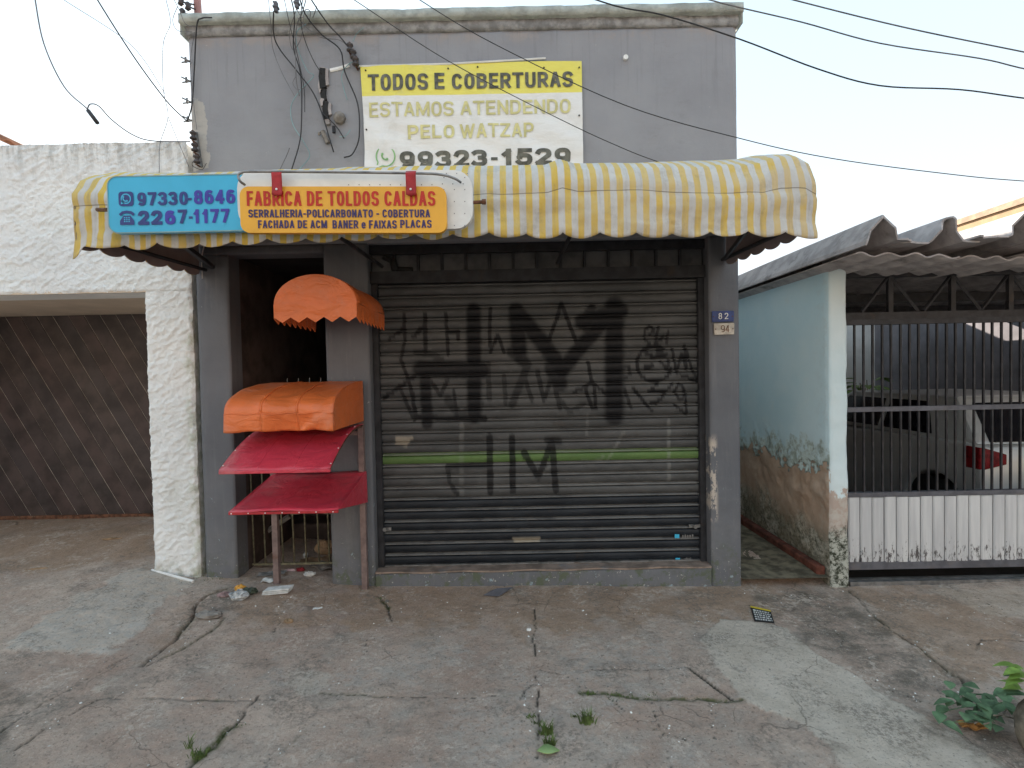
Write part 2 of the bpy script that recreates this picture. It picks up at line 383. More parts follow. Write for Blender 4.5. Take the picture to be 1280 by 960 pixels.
def stucco():
    t = NT('rough white render', .9, 0, .15)
    P = t.sep(t.co)
    k = t.mix(t.ramp(t.noise(1.3, 6, .6), .3, .7), (.78, .79, .79), (.85, .86, .85))
    k = t.mix(t.ramp(t.noise(2.2, 9, .7), .5, .72, 0., .4), k, (.55, .57, .52))
    k = t.mix(t.math('MULTIPLY', t.ramp(P[2], 3.0, 3.36), t.ramp(t.noise(6, 6, .7, (3, 3, .5)), .4, .62, 0., .55)), k, (.27, .27, .25))
    k = t.mix(t.math('MULTIPLY', t.ramp(P[2], .30, .08), t.ramp(t.noise(9, 6, .7), .40, .6, 0., .6)), k, (.18, .20, .12))
    g = t.math('MULTIPLY', t.ramp(P[0], -2.47, -2.40), t.ramp(P[2], 2.3, 2.0))
    k = t.mix(t.math('MULTIPLY', g, t.ramp(t.noise(11, 6, .7), .42, .6, 0., .5)), k, (.33, .36, .22))
    t.col(k); t.bump(t.noise(55, 5, .7), .6, .008); t.bump(t.noise(18, 5, .65, None, .6), .7, .02)
    return t.m
M_stucco = stucco()

def ground_mat(name='old stained concrete'):
    t = NT(name, .9, 0, .2)
    a = t.attr('mask_a'); b = t.attr('mask_b')   # crack, patch, moss / dark stain, brown dirt, pale wear
    k = t.mix(t.ramp(t.noise(1.1, 7, .6), .32, .68), (.41, .295, .235), (.57, .45, .37))
    k = t.mix(t.ramp(t.noise(5, 8, .7), .42, .66, 0., .6), k, (.40, .355, .31))
    k = t.mix(t.math('MULTIPLY', b[1], t.ramp(t.noise(4, 7, .65), .25, .6, .3, 1.)), k, (.40, .28, .20))
    k = t.mix(a[1], k, t.mix(t.ramp(t.noise(6, 8, .65), .35, .65), (.54, .465, .385), (.64, .56, .475)))
    k = t.mix(t.math('MULTIPLY', b[2], t.ramp(t.noise(16, 8, .8), .4, .62)), k, (.52, .49, .45))
    k = t.mix(t.math('MULTIPLY', b[0], t.ramp(t.noise(5, 9, .8), .36, .62, 0., .9)), k, (.15, .125, .10))
    # fine speckle of aggregate
    k = t.mix(t.ramp(t.noise(90, 4, .8), .54, .68, 0., .6), k, (.66, .57, .48))
    k = t.mix(t.ramp(t.noise(60, 5, .8), .47, .32, 0., .75), k, (.10, .085, .07))
    k = t.mix(t.ramp(t.noise(8, 10, .85), .50, .66, 0., .45), k, (.20, .165, .135))
    k = t.mix(t.math('MULTIPLY', t.ramp(t.noise(3.1, 6, .7), .5, .6), t.ramp(t.noise(28, 6, .8), .48, .58, 0., .7)), k, (.62, .53, .45))
    vo = t.n('ShaderNodeTexVoronoi'); vo.inputs['Scale'].default_value = 13; t.l(t.co, vo.inputs['Vector'])
    k = t.mix(t.math('MULTIPLY', t.ramp(vo.outputs['Distance'], .085, .05), t.ramp(t.noise(2.7, 4), .5, .58)), k, (.6, .58, .54))
    hv = t.n('ShaderNodeTexVoronoi', feature='DISTANCE_TO_EDGE'); hv.inputs['Scale'].default_value = 1.9
    hn = t.n('ShaderNodeTexNoise'); hn.inputs['Scale'].default_value = 5; hn.inputs['Detail'].default_value = 6; t.l(t.co, hn.inputs['Vector'])
    hm = t.n('ShaderNodeVectorMath', operation='MULTIPLY_ADD'); t.l(hn.outputs['Color'], hm.inputs[0]); hm.inputs[1].default_value = (.22, .22, 0); t.l(t.co, hm.inputs[2]); t.l(hm.outputs[0], hv.inputs['Vector'])
    hair = t.math('MULTIPLY', t.ramp(hv.outputs['Distance'], .008, .002), t.ramp(t.noise(1.7, 3),   .50, .62, 0., .5))
    k = t.mix(hair, k, (.06, .05, .04))
    rg = t.math('MULTIPLY', t.ramp(t.noise(2.3, 5, .65), .5, .62), t.ramp(t.noise(45, 6, .85), .45, .58, 0., .75))
    k = t.mix(rg, k, (.19, .165, .14))
    k = t.mix(t.math('MULTIPLY', a[0], t.ramp(t.noise(20, 4, .7), .25, .6, .45, 1.)), k, (.055, .046, .036))
    k = t.mix(t.math('MULTIPLY', a[2], t.ramp(t.noise(30, 6, .7), .35, .55)), k, (.075, .088, .03))
    t.col(k)
    t.bump(t.noise(110, 6, .8), .8, .006); t.bump(t.noise(22, 9, .78), .9, .014)
    return t.m
M_ground = ground_mat()
M_alley = simple('mossy dark concrete', (.13, .11, .075), .95, .5, 9, .5, 40, dirt=(.05, .06, .025), bd=.01)
M_road = simple('asphalt', (.05, .05, .05), .9, .2, 5, .4, 90)
M_earth = simple('ground earth', (.13, .11, .08), .95, .3, 2, .4, 30)
M_beige = simple('beige painted ceiling', (.60, .50, .40), .85, .08, 3, .1, 30)
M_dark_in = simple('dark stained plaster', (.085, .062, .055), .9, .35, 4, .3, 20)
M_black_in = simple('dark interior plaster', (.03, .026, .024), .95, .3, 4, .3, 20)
M_cap = simple('mossy concrete coping', (.38, .40, .37), .95, .2, 9, .8, 26, dirt=(.24, .28, .22), dirtamt=.8, bd=.012)
M_capd = simple('weathered dark coping edge', (.29, .29, .29), .95, .3, 12, .8, 30, dirt=(.22, .22, .22), bd=.012)
M_thr = simple('worn reddish threshold', (.25, .19, .155), .9, .3, 8, .5, 40, dirt=(.22, .22, .23), dirtamt=.8)
M_redcurb = simple('red painted skirting', (.13, .045, .03), .9, .4, 12, .4, 40, dirt=(.06, .05, .035), dirtamt=.9)
M_post = simple('dusty mauve painted steel', (.20, .145, .135), .6, .2, 14, .15, 60, dirt=(.13, .06, .035), dirtamt=.7)
M_blackm = simple('black painted steel', (.03, .03, .034), .55, .3, 14, .15, 60, dirt=(.07, .045, .03))
M_greym = simple('dull galvanised steel', (.22, .22, .22), .45, .3, 12, .1, 60, metal=.6, dirt=(.13, .08, .05))
M_rust = simple('rusty iron', (.13, .06, .035), .85, .5, 22, .4, 70, dirt=(.25, .2, .15))
M_bar = simple('dull green gold rods', (.17, .155, .10), .55, .35, 30, .2, 90, dirt=(.11, .055, .03))
M_rail = simple('grey painted gate frame', (.105, .105, .12), .55, .2, 12, .15, 60, dirt=(.16, .13, .11))
M_wire = simple('black cable sheath', (.035, .035, .038), .6, .2, 6, 0)
M_wireg = simple('grey cable sheath', (.16, .16, .17), .6, .2, 6, 0)
M_wirec = simple('pale blue green wire', (.22, .36, .38), .5, .2, 6, 0)
M_porc = simple('dirty brown insulator', (.05, .04, .04), .4, .4, 30, .1, 60, spec=.5)
M_white = simple('white plastic', (.76, .76, .74), .5, .06, 6, .05, 40, dirt=(.45, .43, .4), dirtamt=.25)
M_paper = simple('crumpled white paper', (.62, .62, .6), .8, .15, 20, .5, 50, dirt=(.35, .3, .25), dirtamt=.4)
M_clay = simple('clay roof tiles', (.34, .155, .09), .85, .3, 9, .4, 30, dirt=(.42, .34, .28))
M_clay2 = simple('pale orange wall cap', (.30, .20, .13), .85, .2, 8, .3, 40)
M_ochre = simple('ochre painted wall', (.40, .26, .145), .85, .15, 3, .3, 30, dirt=(.3, .2, .12), dirtamt=.4)
M_fib = simple('weathered fibre cement', (.38, .35, .345), .95, .2, 7, .5, 45, dirt=(.13, .12, .11), dirtamt=.7)
M_carp = simple('silver white car paint', (.60, .62, .62), .3, .03, 3, 0, metal=.25, spec=.6)
M_glass = simple('dark car glass', (.012, .012, .016), .08, .1, 3, 0, spec=.6)
M_tyre = simple('tyre rubber', (.02, .02, .02), .85, .2, 20, .2, 60)
M_rim = simple('grey wheel rim', (.3, .3, .31), .4, .1, 20, 0, metal=.8)
M_tail = simple('red tail light', (.17, .010, .014), .15, .35, 30, .1, 60, spec=.7)
M_innerw = simple('grey garage wall', (.22, .20, .21), .9, .15, 3, .3, 20, dirt=(.2, .19, .18))
M_yard = simple('pale yard wall', (.62, .60, .57), .9, .1, 2, .3, 20, dirt=(.42, .38, .34))
M_leaf = simple('green leaf', (.085, .15, .075), .7, .35, 18, .2, 60, spec=.4)
M_leaf2 = simple('yellow green leaf', (.17, .27, .05), .5, .3, 18, .2, 60, spec=.4)
M_grass = simple('grass blades', (.085, .125, .035), .7, .4, 30, 0)
M_bark = simple('grey ribbed bark', (.20, .17, .13), .9, .35, 14, .6, 50, dirt=(.09, .08, .05))
M_soil = simple('dark soil', (.035, .03, .022), .95, .4, 20, .8, 60, bd=.02)
M_stone = simple('broken concrete', (.22, .20, .18), .9, .3, 12, .6, 50, dirt=(.1, .09, .07))

def fabric(name, c, rough=.45, sheen=.5, trans=0):
    t = NT(name, rough, 0, sheen)
    k = t.mix(t.ramp(t.noise(3, 6, .6), .3, .7), tuple(x * .86 for x in c), tuple(x * 1.08 for x in c))
    k = t.mix(t.ramp(t.noise(9, 8, .75), .55, .75, 0., .45), k, tuple(x * .55 + .04 for x in c))
    k = t.mix(t.ramp(t.noise(2.5, 8, .7), .5, .7, 0., .25), k, (.42, .36, .33))
    t.col(k); t.bump(t.noise(6, 4, .55, (1, 1, 2.2), .8), .55, .03); t.bump(t.noise(160, 2), .1, .001)
    return t.m
M_orange = fabric('orange vinyl', (.76, .175, .045), .38, .5)
M_red = fabric('red vinyl', (.60, .045, .075), .34, .6)
M_redstrap = simple('red strap', (.38, .03, .035), .6, .15, 20, .2, 60)
M_sblue = simple('sky blue sign face', (.06, .44, .68), .35, .05, 4, .02, 10, dirt=(.12, .34, .46), dirtamt=.35)
M_sorange = simple('amber sign face', (.78, .40, .05), .35, .06, 4, .02, 10, dirt=(.5, .26, .06), dirtamt=.35)
M_navy = simple('navy print', (.035, .055, .21), .4, .1, 20, 0)
M_purple = simple('violet print', (.055, .05, .34), .4, .1, 20, 0)
M_redp = simple('red print', (.50, .03, .018), .4, .1, 20, 0)
M_navy2 = simple('dark blue print', (.05, .035, .12), .4, .1, 20, 0)
M_bgrey = simple('faded black print', (.12, .12, .10), .6, .4, 18, 0)
M_byel = simple('faded yellow print', (.62, .58, .28), .6, .15, 12, 0)
M_bgreen = simple('faded green print', (.22, .42, .18), .6, .15, 12, 0)
M_navyp = simple('navy enamel plate', (.025, .05, .17), .35, .25, 20, .2, 60, dirt=(.2, .1, .05), dirtamt=.8)
M_whp = simple('rusty white enamel plate', (.52, .47, .40), .5, .2, 20, .3, 60, dirt=(.28, .12, .05), dirtamt=.9)
M_black = simple('matt black', (.02, .02, .02), .7, .2, 20, .1, 40)
M_yellowp = simple('yellow print', (.6, .45, .03), .6, .1, 20, 0)
M_cloth = simple('faded cloth', (.35, .12, .12), .9, .4, 20, .6, 50)
M_box = simple('cardboard', (.30, .2, .12), .9, .3, 10, .4, 40)

def banner_mat():
    t = NT('printed banner vinyl', .5, 0, .35)
    P = t.sep(t.co)
    k = t.mix(t.ramp(P[2], 3.634, 3.641), (.78, .78, .77), (.80, .72, .14))
    k = t.mix(t.ramp(t.noise(3, 7, .7), .5, .75, 0., .4), k, (.46, .46, .42))
    t.col(k); t.bump(t.noise(4, 4, .5, (1, 1, 2.5)), .5, .03)
    return t.m
M_banner = banner_mat()

def stripe_mat():
    t = NT('yellow and cream striped canvas', .75, 0, .2)
    uv = t.n('ShaderNodeUVMap'); uv.uv_map = 'UVMap'; U = t.sep(uv.outputs[0])
    f = t.math('FRACT', t.math('ADD', t.math('DIVIDE', U[0], .0683), t.math('MULTIPLY', t.noise(30, 2), .05)))
    s = t.math('MULTIPLY', t.ramp(f, .0, .05), t.ramp(f, .54, .49))
    worn = t.ramp(t.noise(4.5, 8, .7), .3, .75)
    yel = t.mix(worn, (.70, .47, .07), (.66, .52, .23))
    # print faded in patches towards the right
    yel = t.mix(t.math('MULTIPLY', t.ramp(U[0], 2.3, 3.6), t.ramp(t.noise(2.4, 6, .6, (1, 1, 2)), .35, .6, .1, .7)), yel, (.62, .50, .33))
    crm = t.mix(worn, (.66, .64, .61), (.54, .52, .49))
    k = t.mix(s, crm, yel)
    k = t.mix(t.ramp(t.noise(7, 9, .75), .52, .75, 0., .45), k, (.22, .19, .15))
    k = t.mix(t.ramp(t.noise(3, 7, .7, (9, 1, .8)), .5, .75, 0., .45), k, (.27, .22, .16))
    sl = t.math('SUBTRACT', U[1], t.math('ADD', .20, t.math('MULTIPLY', t.noise(1.5, 2), .02)))
    k = t.mix(t.ramp(t.math('ABSOLUTE', sl), .006, .001, 0., .75), k, (.13, .10, .07))
    t.col(k); t.bump(t.noise(5, 4, .55, (1.6, 1, 1)), .5, .03); t.bump(t.noise(40, 4, .6), .25, .004)
    # thin cloth lets some light through
    tr = t.n('ShaderNodeBsdfTranslucent'); t.l(t.b.inputs['Base Color'].links[0].from_socket, tr.inputs[0])
    mx = t.n('ShaderNodeMixShader'); mx.inputs[0].default_value = .12
    t.l(t.b.outputs[0], mx.inputs[1]); t.l(tr.outputs[0], mx.inputs[2]); t.l(mx.outputs[0], t.out.inputs[0])
    return t.m
M_stripe = stripe_mat()
M_lining = simple('dull mauve grey lining', (.30, .25, .25), .8, .15, 4, .2, 30)

def slat_mat(name, c, c2, rough=.55):
    t = NT(name, rough, .15, .35)
    a = t.attr('spray')
    k = t.mix(t.ramp(t.noise(2.6, 7, .65, (1, 1, 3)), .35, .65), c, c2)
    k = t.mix(t.ramp(t.noise(18, 8, .8, (.6, 1, 1.6)), .56, .70, 0., .5), k, tuple(x * 1.7 + .02 for x in c2))
    k = t.mix(t.ramp(t.noise(7, 8, .7), .55, .75, 0., .5), k, (.05, .035, .025))
    k = t.mix(t.ramp(t.noise(36, 5, .8), .70, .72), k, (.34, .34, .32))
    k = t.mix(t.math('MULTIPLY', a[1], t.ramp(t.noise(5, 6, .7), .3, .6, .25, .6)), k, (.34, .34, .33))
    k = t.mix(t.math('MULTIPLY', a[2], .9), k, (.40, .36, .29))
    k = t.mix(t.math('MULTIPLY', a[0], t.ramp(t.noise(40, 3, .6),   .2, .5, .88, .98)), k, (.006, .006, .008))
    t.col(k); t.bump(t.noise(30, 4), .2, .003)
    return t.m
M_slat = slat_mat('worn grey shutter paint', (.060, .061, .062), (.096, .097, .098))
M_slatg = slat_mat('green painted slat', (.09, .16, .05), (.12, .20, .065))
M_slatb = slat_mat('dark blue grey slat', (.012, .015, .020), (.027, .032, .040))

def blue_mat():
    t = NT('peeling light blue wall', .9, 0, .2)
    P = t.sep(t.co)
    nz = t.noise(4.5, 8, .65); nf = t.noise(14, 8, .7)
    top = t.mix(t.ramp(t.noise(2, 6), .3, .7), (.54, .73, .80), (.62, .78, .83))
    top = t.mix(t.ramp(t.noise(8, 8, .75), .58, .72, 0., .5), top, (.62, .73, .75))
    mid = t.mix(t.ramp(t.noise(5, 7, .7), .35, .65), (.42, .30, .22), (.52, .40, .31))
    h = t.math('ADD', P[2], t.math('MULTIPLY', t.math('SUBTRACT', nz, .5), .75))
    h = t.math('ADD', h, t.math('MULTIPLY', t.math('SUBTRACT', nf, .5), .25))
    rough_band = t.mix(t.ramp(nf, .42, .56), (.34, .40, .36), (.56, .68, .67))
    k = t.mix(t.ramp(h, 1.0, .86), top, rough_band)
    k = t.mix(t.ramp(h, .80, .785), k, mid)
    frontish = t.ramp(P[1], .28, .0)
    k = t.mix(t.math('MULTIPLY', frontish, t.ramp(nf, .50, .60, 0., .5)), k, t.mix(t.ramp(h, .9, .8), (.55, .68, .72), (.45, .40, .33)))
    g = t.math('ADD', h, t.math('MULTIPLY', P[1], -.05))
    spk = t.mix(t.ramp(t.noise(26, 7, .8), .36, .60), (.09, .09, .06), (.46, .43, .36))
    k = t.mix(t.ramp(g, .40, .18), k, spk)
    k = t.mix(t.math('MULTIPLY', t.ramp(P[2], .5, .2), t.ramp(nz, .4, .55, 0., .6)), k, (.12, .11, .07))
    t.col(k)
    hh = t.ramp(h, .785, .81); t.bump(hh, .9, .012); t.bump(nf, .5, .015); t.bump(t.noise(50, 5, .7), .35, .004)
    return t.m
M_blue = blue_mat()
def col_mat():
    t = NT('pale blue white column paint', .85, 0, .2)
    P = t.sep(t.co); nf = t.noise(10, 8, .7)
    k = t.mix(t.ramp(t.noise(3, 6), .3, .7), (.60, .72, .75), (.67, .76, .78))
    h = t.math('ADD', P[2], t.math('MULTIPLY', t.math('SUBTRACT', nf, .5), .5))
    k = t.mix(t.ramp(h, .66, .63), k, t.mix(t.ramp(nf, .45, .6), (.45, .36, .31), (.50, .46, .41)))
    k = t.mix(t.ramp(h, .42, .30), k, t.mix(t.ramp(t.noise(30, 7, .8), .42, .56), (.04, .045, .03), (.44, .45, .40)))
    t.col(k); t.bump(nf, .4, .01); t.bump(t.noise(50, 5), .3, .003); return t.m
M_col = col_mat()
def plank_mat():
    t = NT('chipped white gate planks', .75, 0, .25)
    P = t.sep(t.co)
    k = t.mix(t.ramp(t.noise(2, 6, .6, (8, 8, .6)), .3, .7), (.48, .48, .49), (.62, .62, .62))
    lo = t.ramp(P[2], .42, .12)
    st = t.noise(16, 7, .8, (2, 2, .55))
    thr = t.math('SUBTRACT', .70, t.math('MULTIPLY', lo, .19))
    k = t.mix(t.ramp(st, thr, t.math('ADD', thr, .05)), k, (.10, .09, .09))
    t.col(k); t.bump(t.noise(30, 5), .3, .003); return t.m
M_plank = plank_mat()
def wood_mat():
    t = NT('weathered dark brown gate boards', .5, 0, .3)
    k = t.mix(t.ramp(t.noise(1.6, 7, .65), .35, .65), (.055, .038, .034), (.085, .052, .043))
    k = t.mix(t.ramp(t.noise(8, 8, .75), .55, .75, 0., .5), k, (.11, .10, .09))
    t.col(k); t.bump(t.noise(20, 5), .2, .003); return t.m
M_wood = wood_mat()
M_woods = [simple('dark brown gate board %s' % n_, c_, .5, .35, 5, .25, 30, dirt=(.09, .08, .075), dirtamt=.5) for n_, c_ in (('one', (.052, .038, .037)), ('two', (.058, .040, .038)), ('three', (.048, .037, .037)), ('four', (.061, .045, .042)))]
M_joint = simple('pale board joint filler', (.40, .35, .30), .8, .3, 14, .1, 40)

# ------------------------------------------------------------------ ground
HX = ([-60, -3.6, -2.75, -2.45, -2.25, -1.38, -1.06, 0.3, 1.68, 2.5, 3.8, 60], [.16, .16, .15, .105, .10, .035, .005, -.01, -.05, -.07, -.055, -.055])
def gh(x, y):
    h = np.interp(x, *HX) * np.clip(1 + .22 * np.minimum(y, 0), .3, 1)
    inn = smooth(0, 1.0, y) * smooth(-2.72, -2.9, x); h = h + inn * .05
    gar = smooth(.05, .12, y) * smooth(2.50, 2.56, x); h = h * (1 - gar) + -.12 * gar
    al = smooth(-.05, .5, y) * smooth(1.6, 1.75, x) * smooth(2.5, 2.35, x); h = h + al * .06
    return h
xs = np.concatenate([-np.geomspace(60, 4.6, 24), np.arange(-4.4, 4.4, .009), np.geomspace(4.6, 60, 24)])
ys = np.concatenate([np.linspace(-2.7, -2.1, 24)[:-1], np.arange(-2.1, .12, .0085), np.linspace(.13, 1.7, 60), np.linspace(1.8, 12, 24)])
GXm, GYm = np.meshgrid(xs, ys, indexing='ij')
Z = gh(GXm, GYm)
near = (smooth(4.6, 4.2, np.abs(GXm)))
wx = GXm + .02 * fbm(GXm, GYm, 9, 3, 11) + .008 * fbm(GXm, GYm, 45, 2, 12)
wy = GYm + .02 * fbm(GXm, GYm, 9, 3, 21) + .008 * fbm(GXm, GYm, 45, 2, 22)
def gp(pts): return [tuple(GX(*p)[:2]) for p in pts]
CR = [  # (pixels traced on the photo, half width in m, depth, moss)
 ([(128, 872), (300, 874), (345, 875)], .006, .02, .6), ([(400, 868), (520, 872), (668, 871)], .004, .008, .3), ([(725, 866), (800, 874), (928, 876)], .006, .02, .9),
 ([(667, 760), (668, 803), (671, 866), (674, 950)], .005, .015, .25),
 ([(322, 868), (305, 893), (272, 925), (236, 960)], .008, .02, 1.), ([(380, 915), (330, 960)], .004, .01, .3),
 ([(283, 735), (262, 744), (244, 757), (240, 774), (216, 800), (178, 830)], .013, .035, .3), ([(284, 768), (262, 790), (225, 812), (180, 832)], .008, .02, .4),
 ([(128, 872), (60, 905), (0, 950)], .006, .015, .2), ([(165, 818), (110, 848), (50, 880), (0, 915)], .005, .012, .1),
 ([(930, 737), (955, 741), (978, 751)], .005, .015, .3),
 ([(1062, 738), (1085, 764), (1112, 786), (1142, 806), (1172, 829), (1200, 845), (1216, 866)], .007, .022, .2),
 ([(1290, 801), (1250, 799), (1226, 801), (1219, 812)], .006, .02, 0), ([(1150, 840), (1172, 855), (1200, 872)], .006, .02, 0),
 ([(668, 853), (656, 862), (650, 874)], .005, .015, 0), ([(673, 838), (705, 843), (722, 856), (728, 870)], .004, .012, .2),
 ([(472, 745), (484, 756), (490, 776)], .008, .02, .8), ([(465, 772), (458, 800), (446, 850), (430, 876)], .003, .008, 0),
 ([(362, 745), (345, 762), (350, 780), (340, 792)], .004, .01, 0),
 ([(766, 878), (790, 897), (828, 915), (858, 925), (905, 935)], .004, .01, .2), ([(815, 878), (822, 898), (830, 930), (840, 960)], .003, .01, 0),
 ([(888, 880), (893, 925)], .003, .006, 0), ([(1080, 845), (1110, 860), (1150, 875)], .003, .008, 0), ([(1045, 790), (1056, 800), (1050, 812)], .003, .008, 0),
 ([(1215, 742), (1280, 790)], .002, .004, 0), ([(860, 834), (800, 838), (740, 838)], .003, .006, 0),
]
crack = np.zeros_like(Z); moss = np.zeros_like(Z)
brk = .55 + .9 * fbm(GXm, GYm, 7, 3, 61)
for pts, w, dp, ms in CR:
    d = dpoly(wx, wy, gp(pts)) + .006 * np.abs(fbm(GXm, GYm, 30, 2, 63)); w = w * np.clip(brk + .3, .12, 1.3) * .75
    c = smooth(w * 1.5, w * .4, d); crack = np.maximum(crack, c); Z = Z - dp * .8 * smooth(w * 2.2, 0, d)
    if ms: moss = np.maximum(moss, ms * smooth(w * 6, w * 1.5, d) * smooth(-.05, .12, fbm(GXm, GYm, 6, 3, 41)))
d = dpoly(GXm, GYm, gp([(862, 836), (914, 874)])); crack = np.maximum(crack, smooth(.011, .006, d)); Z -= .012 * smooth(.014, .004, d)
def pm(pix, edge=.02, amp=.05):
    sd = sdpoly(wx, wy, gp(pix)) + amp * fbm(GXm, GYm, 7, 5, 5, .6) + min(amp, .1) * 1.2 * fbm(GXm, GYm, 2.5, 3, 15, .6)
    sd = sd + .016 * fbm(GXm, GYm, 34, 3, 17, .6)
    return smooth(edge, -edge, sd)
patch = pm([(878, 790), (900, 775), (950, 778), (985, 788), (1005, 808), (1040, 828), (1085, 852), (1125, 878), (1190, 915), (1270, 970), (1060, 975), (1030, 930), (1000, 902), (960, 890), (925, 874), (905, 850), (885, 820)], .006, .035)
patch2 = pm([(165, 712), (238, 722), (225, 742), (160, 790), (130, 818), (60, 812), (0, 812), (40, 792), (90, 760), (130, 728)], .03, .12)
patch3 = pm([(365, 838), (395, 835), (420, 842), (408, 858), (385, 870), (362, 858)], .01, .04)
patch4 = pm([(90, 870), (120, 850), (165, 838), (150, 855), (120, 875)], .01, .04)
patch5 = pm([(1165, 738), (1290, 734), (1290, 780), (1230, 765)], .03, .06)
dark = np.maximum.reduce([pm([(-20, 850), (60, 865), (40, 900), (0, 930), (-20, 930)], .05, .1), .8 * pm([(125, 842), (170, 845), (155, 868), (110, 862)], .04, .08),
    pm([(1150, 840), (1200, 842), (1225, 870), (1215, 890), (1170, 868)], .04, .12), .9 * pm([(1170, 905), (1290, 860), (1290, 970), (1250, 950)], .07, .18),
    1.0 * pm([(930, 738), (1062, 740), (1110, 790), (1180, 850), (1150, 890), (1040, 825), (985, 785), (950, 762)], .05, .10),
    .6 * pm([(250, 735), (290, 735), (300, 760), (250, 780), (235, 770)], .03, .08), .45 * pm([(180, 830), (245, 770), (265, 770), (230, 830), (130, 900), (0, 960), (0, 900)], .08, .15)])
brown = np.maximum.reduce([pm([(300, 725), (1000, 728), (980, 760), (800, 790), (500, 790), (300, 770)], .15, .4), pm([(-60, 640), (195, 640), (195, 700), (-60, 720)], .1, .25),
    .9 * pm([(1060, 740), (1290, 740), (1290, 860), (1200, 840), (1120, 800)], .1, .25), .6 * pm([(215, 760), (260, 745), (180, 830)], .08, .2)])
pale = np.maximum.reduce([.9 * patch2, .6 * pm([(350, 850), (470, 820), (560, 790), (620, 840), (450, 860)], .1, .35), .6 * pm([(720, 800), (860, 790), (840, 850), (720, 850)], .1, .35),
    .5 * pm([(550, 880), (700, 870), (860, 960), (550, 960)], .2, .5)])
Z = Z + (.006 * patch + .008 * patch2 + .012 * fbm(GXm, GYm, 2.2, 4, 31) + .004 * fbm(GXm, GYm, 24, 4, 32, .6) * (1 - .6 * patch)) * near
Z -= .02 * pm([(1155, 842), (1200, 842), (1225, 870), (1215, 890), (1175, 866)], .03, .06) * (fbm(GXm, GYm, 20, 3, 8) + .5)
pav = fine_grid('pavement', GXm, GYm, Z, M_ground, attrs={'mask_a': (crack, np.maximum.reduce([patch, .75 * patch2, .6 * patch3, .7 * patch4, .5 * patch5]), moss), 'mask_b': (dark, brown, pale)})
tag(pav, kind='structure')
def gz(x, y):
    i = int(np.clip(np.searchsorted(xs, x), 0, len(xs) - 1)); j = int(np.clip(np.searchsorted(ys, y), 0, len(ys) - 1)); return float(Z[i, j])
mb = MB(); mb.box(-60, 60, -12, -2.7, -.2, -.11); tag(mb.build('road', M_road), kind='structure')
mb = MB(); mb.add([(-400, -400, -.24), (400, -400, -.24), (400, 400, -.24), (-400, 400, -.24)], [(0, 1, 2, 3)]); tag(mb.build('ground', M_earth), kind='structure')
ag = MB(); ag.grid(lambda u, v: (lerp(1.70, 2.36, u), lerp(-.02, 5.3, v), .012 + .012 * math.sin(9 * u + 7 * v) * (v > 0) + .02 * v), 8, 24); tag(ag.build('alley_path', M_alley, smooth=True), kind='structure')

# ------------------------------------------------------------------ shop building
shop = thing('shop_building', 'narrow grey painted shop with closed roller shutter and dark stair doorway', 'shop', (-.3, 1, 0))
XL, XR, ZT = -2.335, 1.695, 4.10
DX0, DX1, DZ = -2.095, -1.385, 2.51    # doorway
SX0, SX1, SZ = -1.06, 1.47, 2.575      # shutter opening incl. transom
def wall_panel(name, x0, x1, z0, z1, yfront=0.0, th=.16, step=.02, amp=.004, mat=M_grey, parent=shop, seed=1, edge=.006):
    nx = max(3, int((x1 - x0) / step)); nz = max(3, int((z1 - z0) / step))
    U = np.linspace(x0, x1, nx + 1); V = np.linspace(z0, z1, nz + 1); X, Zz = np.meshgrid(U, V, indexing='ij')
    Y = yfront + amp * fbm(X, Zz, 3, 4, seed) + amp * .5 * fbm(X, Zz, 14, 3, seed + 3)
    # rounded, slightly chipped arrises
    dx = np.minimum(X - x0, x1 - X); Y = Y + edge * smooth(.02, 0, dx)
    me_o = fine_grid(name, X, Y, Zz, mat, parent, flip=True)
    bm = bmesh.new(); bm.from_mesh(me_o.data)
    be = [e for e in bm.edges if e.is_boundary]
    r = bmesh.ops.extrude_edge_only(bm, edges=be)
    for v in r['geom']:
        if isinstance(v, bmesh.types.BMVert): v.co.y = yfront + th
    for f in bm.faces: f.smooth = True
    for v in r['geom']:
        if isinstance(v, bmesh.types.BMFace): v.smooth = False
    be = [e for e in bm.edges if e.is_boundary]
    bmesh.ops.holes_fill(bm, edges=be); bmesh.ops.recalc_face_normals(bm, faces=bm.faces)
    bm.to_mesh(me_o.data); bm.free()
    return me_o
wall_panel('pillar', XL, DX0, -.05, DZ, seed=2, mat=M_grey_shade)
wall_panel('pillar', DX1, SX0, -.05, SZ, seed=3, th=.22, mat=M_grey_shade)
wall_panel('pillar', SX1, XR, -.1, SZ, seed=4, th=.22, mat=M_grey_shade)
wall_panel('lintel', XL, DX1 , DZ, SZ, seed=5, edge=0, mat=M_grey_shade)
wall_panel('front_wall', XL, XR, SZ, ZT, seed=6, step=.025, edge=.01)
mb = MB(); mb.box(XL + .02, XL + .14, .165, 6.0, -.05, 4.05); mb.build('side_wall', M_grey, shop)
mb = MB(); mb.box(XR - .14, XR - .02, .225, 6.0, -.05, 4.05); mb.build('side_wall', M_yard, shop)  # unseen outer face made pale to bounce light onto the alley wall
mb = MB(); mb.box(XL + .14, XR - .14, 5.9, 6.0, -.05, 4.05); mb.build('back_wall', M_grey, shop)
mb = MB(); mb.box(XL + .14, XR - .14, .165, 5.9, 3.9, 4.0); mb.build('flat_roof', M_cap, shop)
